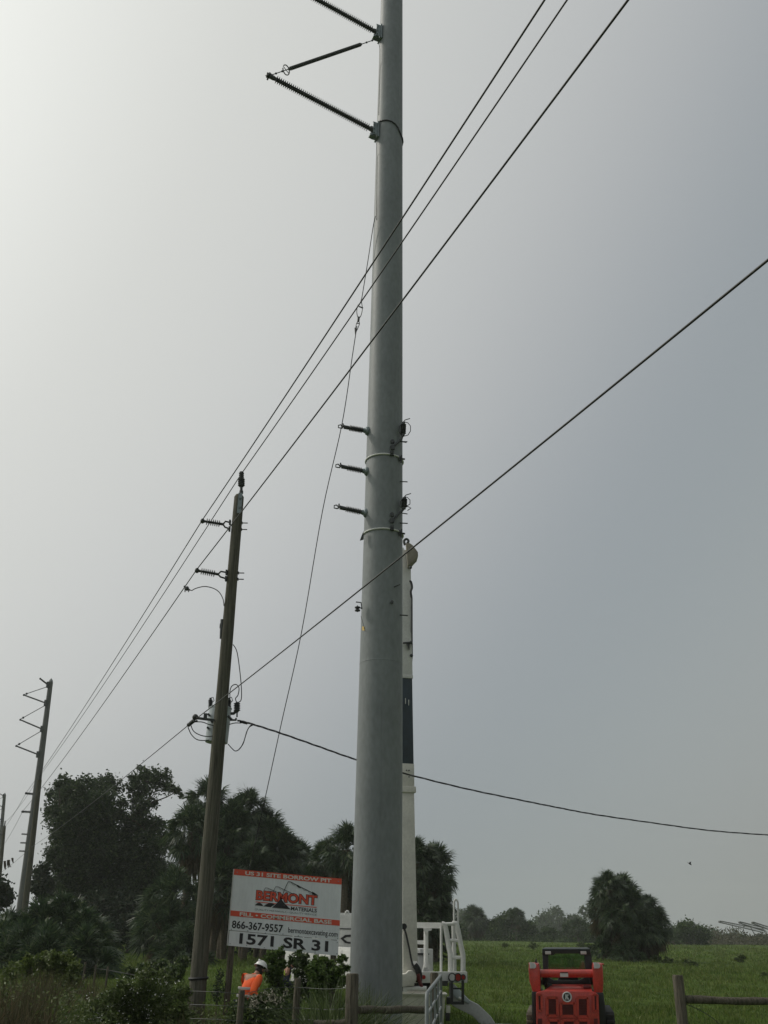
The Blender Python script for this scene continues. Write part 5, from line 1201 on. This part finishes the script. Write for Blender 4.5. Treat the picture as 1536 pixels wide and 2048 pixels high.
tree('oak_tree', 'large dark vine-draped oak, nearest the distant zigzag steel pole', 'tree', 185, 104,
     Z5([(430, 285, 45), (395, 300, 30), (560, 310, 60), (640, 300, 45), (735, 300, 60), (690, 330, 60), (380, 380, 60), (350, 480, 45), (470, 400, 110), (590, 420, 110), (700, 410, 90), (380, 500, 60), (490, 560, 130), (640, 560, 130), (430, 680, 90), (390, 640, 50), (560, 720, 150), (380, 790, 70), (345, 760, 40), (480, 880, 140), (680, 700, 130), (620, 880, 150), (420, 960, 110), (560, 1020, 140), (660, 1060, 120)]),
     58000, .34, 'oak_leaf', .55, 'oaks in the clump', sub_n=44, sub_r=.40, dy=3)
tree('oak_tree', 'tall open oak with sky showing through, beside the vine-draped oak', 'tree', 300, 106,
     Z5([(950, 215, 38), (920, 260, 45), (1010, 240, 50), (1085, 240, 50), (1060, 300, 55), (880, 310, 50), (960, 340, 60), (1120, 320, 35), (1180, 345, 26), (1215, 370, 18), (900, 400, 50), (950, 440, 55), (940, 520, 55), (1010, 420, 40), (830, 420, 34), (800, 500, 45), (860, 540, 60), (970, 600, 90), (1060, 560, 50), (820, 660, 110), (960, 740, 120), (1080, 680, 90), (840, 820, 120), (980, 880, 130), (800, 980, 140), (940, 1020, 140), (1080, 900, 110)]),
     34000, .34, 'oak_leaf', .45, 'oaks in the clump', sub_n=44, sub_r=.38, dy=3)
tree('small_tree', 'thin grey-leaved tree at the left foot of the large oak', 'tree', 85, 95, Z5([(270, 900, 45), (300, 860, 30), (250, 960, 35), (310, 960, 40), (230, 1000, 22), (290, 1020, 45)]), 3600, .36, 'vine_leaf', .18, sub_n=12, dy=1.5)
tree('small_tree', 'bushy tree crown cut by the left edge behind the palmettos', 'tree', -4, 82, Z5([(-20, 1010, 60), (40, 1030, 36), (10, 1075, 50), (60, 1060, 22)]), 3000, .32, 'vine_leaf', .2, sub_n=12, dy=1.5)
for i, (x, y, r, lab, Y) in enumerate(((190, 1838, 46, 'dark shrub under the vine-draped oak', 97), (255, 1832, 50, 'dark shrub under the open oak', 98), (325, 1838, 52, 'dark shrub between the open oak and the wooden pole', 92),
                          (405, 1835, 62, 'dark shrub below the tallest palms, behind the wooden pole', 96), (480, 1825, 62, 'dark shrub behind the left end of the sign', 96), (555, 1822, 62, 'dark shrub behind the middle of the sign', 97), (622, 1825, 58, 'dark shrub behind the right end of the sign', 96), (690, 1830, 56, 'dark shrub hidden behind the steel pole foot', 94))):
    tree('shrub', lab, 'shrub', x, Y, [(x - r * .4, y + 8, r * .6), (x + r * .4, y + 5, r * .6), (x, y - r * .35, r * .65), (x, y + r * .55, r * .7), (x - r * .5, y + r * .7, r * .55), (x + r * .5, y + r * .7, r * .55)], 5200, .42, 'vine_leaf', .15, 'shrubs under the trees', sub_n=16, sub_r=.5, dy=2)
for px, py, Y, s, lab in ((414, 1612, 84, 1.35, 'tallest palm, its fan crown behind the wooden pole'), (497, 1628, 86, 1.4, 'palm with round fan crown just right of the wooden pole'), (384, 1665, 80, 1.35, 'palm hung with brown dead fronds left of the wooden pole'),
                          (462, 1655, 83, 1.3, 'palm filling the gap between the two tallest crowns'), (528, 1660, 87, 1.3, 'palm on the far shoulder of the round fan crown'), (562, 1712, 84, 1.25, 'palm over the middle of the sign'), (428, 1655, 88, 1.3, 'palm half hidden by the wooden pole below the tallest crown'), (455, 1690, 82, 1.35, 'palm below the two tallest crowns, beside the wooden pole'), (545, 1690, 85, 1.4, 'palm whose crown slopes down above the sign'), (588, 1728, 87, 1.3, 'lower palm just above the top edge of the sign'),
                          (505, 1740, 80, 1.35, 'short palm directly behind the sign'), (625, 1768, 86, 1.2, 'small palm peeping over the right half of the sign'), (440, 1770, 78, 1.3, 'low palm between wooden pole and sign'),
                          (692, 1700, 78, 1.15, 'ragged palm left of the steel pole, above the sign corner'), (655, 1722, 80, 1.1, 'thin palm between the sign and the steel pole'), (700, 1760, 80, 1.2, 'green palm half hidden by the steel pole'),
                          (838, 1726, 82, 1.25, 'palm crown against the bucket truck boom'), (868, 1742, 83, 1.25, 'palm standing right of the boom with shaggy crown'), (860, 1790, 82, 1.3, 'shaggy low palm right of the boom'), (845, 1835, 81, 1.2, 'lowest palm skirt beside the truck ladder'),
                          (1219, 1779, 97, 1.15, 'tallest palm of the lone clump in the field'), (1245, 1784, 99, 1.1, 'palm behind the tallest one of the lone field clump'), (1208, 1816, 98, 1.05, 'palm on the loader side of the lone field clump'), (1262, 1812, 97, 1.1, 'middle palm of the lone field clump'), (1297, 1828, 98, 1.1, 'second dome of the lone field clump'),
                          (1312, 1850, 97, 1.0, 'drooping palm at the outer side of the lone field clump'), (1236, 1836, 96, 1.15, 'low palm at the heart of the lone field clump'), (1288, 1858, 96, 1.05, 'lowest palm of the lone field clump'), (1256, 1862, 96, 1.0, 'short palm under the heart of the lone field clump')):
    palm(px, py, Y, s, lab)
for px, py, Y, s, lab in ((1205, 1858, 97, 1.0, 'fan palmetto at the foot of the lone field clump'), (1250, 1868, 95, 1.0, 'palmetto under the middle of the lone field clump'), (352, 1722, 74, 1.35, 'bright palmetto crown catching light left of the wooden pole'), (338, 1790, 72, 1.3, 'drooping palmetto in front of the open oak'), (372, 1838, 70, 1.2, 'low palmetto against the foot of the wooden pole'),
                          (28, 1806, 54, 1.25, 'palmetto nearest the left edge'), (82, 1788, 55, 1.3, 'broad palmetto in front of the distant steel pole foot'), (140, 1766, 56, 1.35, 'tallest palmetto, in front of the vine-draped oak'), (178, 1800, 55, 1.2, 'feathery palmetto on the oak side of the thicket'),
                          (110, 1832, 52, 1.15, 'palmetto in the middle of the thicket'), (45, 1848, 50, 1.15, 'low yellow-green palmetto by the left edge'), (165, 1850, 51, 1.1, 'low palmetto above the thin fence posts'), (8, 1830, 52, 1.2, 'palmetto cut by the left edge'), (90, 1866, 49, 1.0, 'lowest palmetto behind the lime grass')):
    palmetto(px, py, Y, s, lab)
tree('shrub', 'dark shrub filling the lone palm clump', 'shrub', 1250, 99, [(1232, 1842, 24), (1262, 1860, 27), (1244, 1888, 27), (1274, 1892, 20), (1222, 1892, 20)], 4200, .4, 'vine_leaf', .15, 'shrubs under the trees', sub_n=16, sub_r=.5, dy=1)
tree('shrub', 'vine-covered shrub beneath the palms right of the boom', 'shrub', 858, 84, [(850, 1800, 34), (862, 1840, 38), (840, 1860, 36), (875, 1870, 32), (855, 1885, 36), (885, 1830, 18)], 6200, .36, 'vine_leaf', .15, 'shrubs under the trees', sub_n=16, sub_r=.45, dy=1)
# far hedgerow, palms and hazy trees
FAR = [(912, 1862, 20, 255, 'bush', 'grey-green bush beside the truck ladder'), (990, 1856, 24, 262, 'bush', 'bush on the truck side of the tallest far bush'), (1022, 1846, 34, 264, 'bush', 'tallest far bush, a ragged dome left of the red loader cab'), (1052, 1858, 22, 268, 'bush', 'far bush sloping down behind the loader arm'), (1098, 1868, 15, 270, 'bush', 'low far bush above the loader cab'),
       (1140, 1862, 20, 268, 'bush', 'far bush right of the loader cab'), (1168, 1860, 20, 262, 'bush', 'far bush touching the lone palm clump'), (1195, 1864, 20, 260, 'bush', 'far bush behind the lone palm clump'), (1375, 1861, 25, 250, 'bush', 'domed dark bush right of the lone palm clump'), (1402, 1868, 18, 252, 'bush', 'dark bush on the outer side of the domed bush'),
       (1350, 1868, 16, 255, 'bush', 'small dark bush beside the lone palm clump'), (1452, 1879, 11, 300, 'bush', 'low bush under the first conveyor'), (1488, 1881, 11, 300, 'bush', 'low bush under the middle conveyor'), (1524, 1881, 13, 300, 'bush', 'low bush under the last conveyor')]
for x, y, r, Y, nm, lab in FAR:
    tree(nm, lab, 'bush', x, Y, [(x, y, r * .75), (x - r * .6, y + r * .35, r * .5), (x + r * .6, y + r * .3, r * .5), (x - r * .2, y - r * .3, r * .45), (x + r * .3, y - r * .2, r * .5), (x, y + r * .5, r * .7)], 3200, .62, 'far_leaf', .2, 'far hedgerow bushes', sub_n=18, sub_r=.5, dy=3)
for px, py, s, lab in ((947, 1838, 2.0, 'far palm with a broad crown by the truck ladder'), (958, 1842, 1.7, 'second far palm beside the truck ladder'), (1032, 1834, 1.5, 'far palm topping the tallest far bush'), (1155, 1854, 1.3, 'small far palm right of the loader cab')):
    palm(px, py, 262, s, lab, group='far palms')
for x, y, r, lab in ((1105, 1838, 30, 'pale hazy tree far beyond the hedgerow'), (1085, 1846, 22, 'smaller hazy tree far beyond the hedgerow'), (1142, 1848, 24, 'hazy tree between the hedgerow and the lone palm clump'), (925, 1842, 24, 'hazy tree far behind the truck ladder'), (1470, 1876, 9, 'hazy tree behind the conveyors'), (1428, 1872, 10, 'hazy tree beside the first conveyor')):
    tree('far_tree', lab, 'tree', x, 560, [(x, y, r * .7), (x - r * .6, y + r * .4, r * .55), (x + r * .6, y + r * .4, r * .55), (x, y + r * .8, r * .8), (x + r * .2, y - r * .35, r * .4)], 1500, 1.7, 'far_leaf', .5, 'hazy trees on the horizon', sub_n=10, sub_r=1.4, dy=6)
for x, t, lab in ((1166, 1812, 'thin bare-stemmed far pine left of its twin'), (1181, 1808, 'thin bare-stemmed far pine nearer the lone palm clump')):
    tree('pine_tree', lab, 'tree', x, 520, [(x, t + 6, 6), (x - 4, t + 14, 5), (x + 4, t + 18, 5), (x, t + 28, 6)], 260, 1.2, 'far_leaf', .35, 'far pines', sub_n=6, sub_r=.8, dy=1)
# low brush along the far edge of the field
def strip_pts(x0, x1, Y0, Y1, n, h, jag=.5):
    y = rng.uniform(Y0, Y1, n); x = rng.uniform(0, 1, n); x = GX(x0, 1) * y + (GX(x1, 1) - GX(x0, 1)) * y * x
    hh = h * (.5 + jag * (np.sin(x * .33) * np.sin(x * .11 + 1) + .6 * np.sin(x * .9 + 2))); z = rng.uniform(0, 1, n) ** 1.3 * np.maximum(.4, hh + h * .4)
    return np.stack([x, y, z + gz(x, y)], 1)
v, f = leaves(strip_pts(1300, 1700, 262, 300, 9000, 2.6), .8 * rng.uniform(.6, 1.3, 9000), .35); tag(np_mesh('brush', v, f, 4, M['brush_leaf']), 'low reddish brown brush along the far edge of the field', 'brush', None, 'stuff')
v, f = leaves(strip_pts(560, 1330, 255, 285, 12000, 2.0), .7 * rng.uniform(.6, 1.3, 12000), .3); tag(np_mesh('brush', v, f, 4, M['far_leaf']), 'low green brush at the foot of the far hedgerow', 'brush', None, 'stuff')

# pasture grass
def field(n, y0, y1, h0, h1, w_, seed):
    r = np.random.default_rng(seed); y = y0 * (y1 / y0) ** r.random(n); x = r.uniform(-.46, .46, n) * y + r.normal(size=n) * 1.0
    nz = .5 + .25 * np.sin(x * .9 + 1.7 * np.sin(y * .35)) + .25 * np.sin(y * .8 + x * .33); nz2 = np.clip(.5 + .5 * np.sin(x * .23 + 2 * np.sin(y * .11)), 0, 1)
    h = (h0 + (h1 - h0) * r.random(n)) * (.45 + .8 * nz) * (.7 + .6 * nz2)
    return blades(np.stack([x, y, gz(x, y) - .01], 1), h, w_ * r.uniform(.6, 1.4, n), .8)
gv, gf = merge([field(110000, 25, 62, .06, .17, .022, 1), field(70000, 58, 125, .10, .24, .045, 2), field(30000, 115, 262, .14, .4, .11, 3)])
tag(np_mesh('grass', gv, gf, 4, M['grass_blade']), 'short rough green pasture grass covering the field', 'grass', None, 'stuff')
def tufts(n, y0, y1, seed, k=22):
    r = np.random.default_rng(seed); y = y0 * (y1 / y0) ** r.random(n); x = r.uniform(-.46, .46, n) * y
    s = .10 + .0022 * y; bx = np.repeat(x, k) + r.normal(size=n * k) * np.repeat(s, k); by = np.repeat(y, k) + r.normal(size=n * k) * np.repeat(s, k)
    return blades(np.stack([bx, by, gz(bx, by) - .01], 1), (.12 + .0016 * by) * r.uniform(.6, 1.5, n * k), (.014 + .0006 * by) * r.uniform(.6, 1.4, n * k), .9)
tv, tf = merge([tufts(1500, 27, 80, 5), tufts(900, 70, 200, 6)])
tag(np_mesh('grass_tufts', tv, tf, 4, M['lime_blade']), 'paler grass tufts scattered over the field', 'grass', None, 'stuff')
def patch(px0, px1, Y0, Y1, n, h0, h1, w_, lean=.45, seg=3):
    y = rng.uniform(Y0, Y1, n); x = (px0 + (px1 - px0) * rng.random(n) - 768) / 2110 * y
    k = .75 + .25 * np.sin(x * 3.1 + 2 * np.sin(y * 1.3)) 
    return blades(np.stack([x, y, gz(x, y) - .02], 1), (h0 + (h1 - h0) * rng.random(n)) * k, w_ * rng.uniform(.6, 1.4, n), lean, seg)
def tall(label, parts, m, name='tall_grass'):
    v, f = merge(parts); return tag(np_mesh(name, v, f, 4, M[m]), label, 'grass', None, 'stuff')
tall('tall brownish dry grass in the near corner below the palmettos', [patch(-60, 150, 15, 24, 6500, 1.0, 1.75, .022), patch(60, 240, 20, 30, 3000, .8, 1.4, .022)], 'dry_blade')
tall('bright lime green grass in front of the palmetto thicket', [patch(-10, 160, 30, 44, 6000, .4, 1.1, .03, .8), patch(120, 260, 26, 40, 5000, .3, .9, .025, .8)], 'lime_blade')
M['lime_leaf'] = leaf_mat('lime_leaf', (0.05, 0.08, 0.015), (0.11, 0.155, 0.03), (0.19, 0.22, 0.065), 0.35, 0.5)
for x, cl, lab in ((62, [(25, 1950, 20), (55, 1935, 20), (85, 1925, 18), (40, 1975, 22), (75, 1965, 22), (100, 1950, 18)], 'yellow-green weedy bush below the palmettos, nearest the left edge'), (125, [(108, 1918, 14), (130, 1925, 18), (150, 1938, 14), (115, 1945, 18), (140, 1962, 18), (155, 1975, 14), (118, 1972, 18)], 'yellow-green weedy bush below the palmettos, next to the thin posts')):
    tree('bush', lab, 'bush', x, 33, cl, 6500, .13, 'lime_leaf', .04, 'yellow-green bushes below the palmettos', .42, .2, 8, .8, part='foliage')
tall('green and straw coloured weeds along the wire fence', [patch(370, 560, 17.5, 24, 4500, .6, 1.3, .012, .7), patch(540, 760, 17.5, 22, 3000, .6, 1.3, .013, .7)], 'dry_blade')
tall('ankle high grass behind the sign and round the workers', [patch(380, 700, 24, 42, 16000, .25, .75, .014, .8)], 'grass_blade')
def weeds(px0, px1, Y0, Y1, n, h0, h1, size):
    ns = n // 16; y = rng.uniform(Y0, Y1, ns); x = (px0 + (px1 - px0) * rng.random(ns) - 768) / 2110 * y; h = rng.uniform(h0, h1, ns) * (.8 + .2 * np.sin(x * 2.3 + 1.5 * np.sin(y * 1.1)))
    k = rng.integers(0, ns, n); t = rng.random(n) ** .6; z = h[k] * t; sp = .05 + .10 * t
    p = np.stack([x[k] + rng.normal(size=n) * sp, y[k] + rng.normal(size=n) * sp, gz(x[k], y[k]) + z], 1)
    return leaves(p, size * rng.uniform(.6, 1.4, n), .38, .1)
v, f = merge([weeds(140, 400, 17, 21, 16000, .8, 1.45, .075), weeds(400, 720, 17.3, 21.5, 15000, .75, 1.3, .07), weeds(-40, 200, 19, 27, 9000, .9, 1.5, .08)])
tag(np_mesh('weeds', v, f, 4, M['weed_leaf']), 'loose leafy green weeds along the wire fence', 'weeds', None, 'stuff')
def clump_plant(name, label, cat, px, Y, wpx, n, h0, h1, wd, m, group=None, lean=.9):
    c = W(px, 1980, Y); s = wpx * mpp(c) / 2; b = np.stack([c.x + rng.normal(size=n) * s * .5, Y + rng.normal(size=n) * s * .5, np.zeros(n)], 1); b[:, 2] = gz(b[:, 0], b[:, 1]) - .03
    root = thing(name, label, cat, (c.x, Y, 0), group); v, f = blades(b, h0 + (h1 - h0) * rng.random(n) ** .7, wd * rng.uniform(.6, 1.3, n), lean, 5); np_mesh('blades', v, f, 4, M[m], root); return root
clump_plant('reed_clump', 'tall pale green reed clump just left of the fence post', 'reeds', 664, 16.6, 70, 420, 1.0, 1.95, .028, 'reed_blade', 'reed clumps by the fence')
clump_plant('reed_clump', 'lower reed clump below the sign, beside the taller reeds', 'reeds', 622, 17.0, 60, 260, .9, 1.55, .026, 'reed_blade', 'reed clumps by the fence')
clump_plant('reed_clump', 'fine leafy weed clump against the foot of the steel pole', 'weeds', 735, 18.5, 60, 700, .9, 1.65, .013, 'reed_blade', 'reed clumps by the fence', .7)
# near shrubs
b1 = tree('flowering_bush', 'big weedy bush dotted with small white flowers left of the wooden pole', 'bush', 285, 19, [(190, 2020, 24), (222, 1998, 24), (255, 1975, 22), (292, 1955, 22), (325, 1962, 22), (362, 1990, 22), (285, 1985, 30), (325, 1992, 30), (245, 2000, 26), (210, 2040, 34), (255, 2030, 36), (300, 2015, 40), (345, 2035, 36), (320, 1990, 32), (180, 2045, 28), (280, 2070, 40), (370, 2050, 30)], 20000, .058, 'weed_leaf', .035, None, .48, .14, 9, .55, part='foliage')
def flowers(root, pts_px, Y, n, s, m='flower'):
    cl = [(np.array(W(x, y, Y)), (r * mpp(W(x, y, Y)),) * 3) for x, y, r in pts_px]
    p = clump_points(cl, n, 4, .08); p[:, 1] -= .18; v, f = leaves(p, s * rng.uniform(.7, 1.4, len(p)), .9); o = np_mesh('flowers', v, f, 4, M[m], root); tag(o, None, None, None, 'stuff')
flowers(b1, [(210, 2015, 36), (255, 1985, 36), (295, 1962, 36), (330, 1972, 36), (210, 2035, 45), (280, 2010, 60)], 18.7, 240, .020)
tree('flowering_bush', 'thin weedy bush in the field beyond, speckled with white flowers', 'bush', 320, 36, [(290, 1940, 16), (320, 1935, 18), (350, 1945, 18), (365, 1925, 14), (260, 1945, 12)], 4200, .12, 'bush_leaf', .04, None, .5, .14, 12, .6, part='foliage')
b2 = tree('seeding_bush', 'low bush with pale seed heads below the orange worker', 'bush', 530, 18.2, [(505, 2010, 22), (530, 2002, 20), (548, 1992, 16), (560, 2008, 18), (480, 2030, 26), (530, 2035, 30), (575, 2035, 26)], 11000, .06, 'bush_leaf', .03, None, .5, .07, 14, .4, part='foliage')
flowers(b2, [(510, 2000, 18), (540, 1992, 18), (560, 1998, 14), (575, 1983, 8)], 18.0, 420, .026, 'seed_head')
tree('sapling', 'leafy green sapling between the orange worker and the middle sign post', 'sapling', 550, 23.1, [(546, 1918, 14), (558, 1908, 12), (545, 1938, 14), (560, 1930, 12), (540, 1955, 12), (555, 1960, 16), (548, 1980, 18)], 1500, .12, 'bright_leaf', .03, 'saplings round the sign', .42, .2, 7, .25, part='foliage')
tree('sapling', 'darker sapling in front of the half hidden worker', 'sapling', 592, 22.6, [(586, 1925, 12), (600, 1915, 14), (612, 1930, 16), (598, 1945, 14), (620, 1950, 18), (606, 1975, 22), (590, 1990, 20)], 1900, .10, 'bush_leaf', .03, 'saplings round the sign', .38, .2, 7, .25, part='foliage')
tree('sapling', 'bright leafed sapling beneath the right end of the sign', 'sapling', 645, 22.2, [(636, 1925, 16), (655, 1928, 15), (628, 1945, 18), (648, 1950, 20), (668, 1945, 14), (640, 1975, 24), (672, 1965, 14)], 2600, .11, 'bright_leaf', .03, 'saplings round the sign', .34, .2, 7, .25, part='foliage')
tree('sapling', 'sparse twiggy sapling against the truck beside the steel pole', 'sapling', 683, 21.8, [(683, 1918, 10), (690, 1935, 9), (680, 1940, 12), (686, 1960, 12)], 900, .11, 'bright_leaf', .025, 'saplings round the sign', .35, .1, 8, .2, part='foliage')
tree('vine', 'tangled vine climbing the left sign post', 'vine', 438, 23.6, [(433, 1995, 9), (435, 1978, 9), (438, 1962, 8), (441, 1946, 6)], 420, .055, 'vine_leaf', .02, None, .5, .5, 4, .1, part='foliage', fringe=0)
for i, (x, y, Y, s, lab) in enumerate(((1376, 1928, 86, 20, 'broad-leaved weed alone in the field right of the palm clump'), (1530, 1950, 66, 12, 'dark weed at the right edge of the field'), (1308, 1916, 95, 14, 'weeds at the shaded foot of the lone palm clump'), (1335, 1920, 93, 12, 'smaller weeds in the shade beside the lone palm clump'), (1066, 1890, 150, 10, 'tall weed left of the loader cab'), (1010, 1890, 165, 8, 'tall weed in the field below the far palm'), (1162, 1888, 160, 9, 'tall weed right behind the loader cab'), (1480, 1915, 100, 12, 'weed tuft far out on the right of the field'))):
    tree('weed', lab, 'weed', x, Y, [(x, y, s * .6), (x - s * .6, y + s * .3, s * .4), (x + s * .6, y + s * .2, s * .4), (x, y + s * .6, s * .6)], 420, .02 + s * mpp(W(x, y, Y)) * .35, 'weed_leaf', .03, 'weeds standing in the field', .4, .1, 10, .2, part='foliage')

# ================================================================== FAR CONVEYORS, BIRD
for (x0, y0, x1, y1, lg, lab) in ((1440, 1845, 1500, 1859, (1464, 1852), 'longest far conveyor boom rising above the brush, nearest the domed bush'), (1480, 1846.5, 1516, 1858, (1500, 1852), 'middle one of three far conveyor booms'), (1506, 1847, 1542, 1861, (1524, 1854), 'far conveyor boom closest to the right edge')):
    Y = 330; a = W(x0, y0, Y); b = W(x1, y1, Y); root = thing('conveyor', lab, 'conveyor', (b.x, Y, 0), 'far conveyor booms')
    d = (b - a); e = b + d * .45; mb = MB(); H = Vector((0, 0, .95))
    for s in (-.5, .5):
        o = Vector((0, s, 0)); mb.tube([a + o, e + o], .10, 6); mb.tube([a + o + H * .5, e + o + H], .10, 6)
        for k in range(22):
            p = a.lerp(e, k / 22) + o; q = a.lerp(e, (k + 1) / 22) + o + H * (.5 + .5 * (k + 1) / 22); mb.tube([p, q], .05, 5)
    mb.tube([a + Vector((0, -.6, .2)), a + Vector((0, .6, .2))], .35, 10); mb.build('truss', M['galv_far'], root)
    l = W(*lg, Y)
    for s in (-1, 1): mb = MB(); mb.tube([l, Vector((l.x + 2.2 + s * .4, Y + s, 0))], .12, 6); mb.build('support_leg', M['galv_far'], root)
bp0 = W(1380, 1728, 110); bird = thing('bird', 'small dark bird flying in the grey sky above the lone palm clump', 'bird', bp0)
mb = MB(); ax = Vector((.8, .2, -.45)).normalized(); mb.tube([bp0 - ax * .22, bp0 - ax * .12, bp0, bp0 + ax * .1, bp0 + ax * .17, bp0 + ax * .22], [.012, .05, .065, .05, .04, .01], 10); mb.build('body', M['feather'], bird)
for s in (-1, 1):
    wv = Vector((.15, -.75 * s, .55)).normalized(); mb = MB()
    mb.prism([bp0 + ax * .06, bp0 + ax * .07 + wv * .18, bp0 - ax * .02 + wv * .40, bp0 - ax * .08 + wv * .2, bp0 - ax * .08], Vector((0, 0, .012))); mb.build('wing', M['feather'], bird)
mb = MB(); mb.prism([bp0 - ax * .18, bp0 - ax * .34 + Vector((0, .06, 0)), bp0 - ax * .34 - Vector((0, .06, 0))], Vector((0, 0, .012))); mb.build('tail', M['feather'], bird)

# ================================================================== HAZE
mb = MB(); mb.box((0, 470, 22.0), (1640, 1080, 46.4))
hz = mb.build('haze', [], None, smooth=None); hz['kind'] = 'stuff'
hm = bpy.data.materials.new('haze_air'); hm.use_nodes = True; n = hm.node_tree; n.nodes.clear()
vo = n.nodes.new('ShaderNodeVolumePrincipled'); vo.inputs['Color'].default_value = (0.92, 0.965, 0.94, 1); vo.inputs['Density'].default_value = 0.0003; vo.inputs['Anisotropy'].default_value = 0.3
ou = n.nodes.new('ShaderNodeOutputMaterial'); n.links.new(vo.outputs['Volume'], ou.inputs['Volume']); hz.data.materials.append(hm)
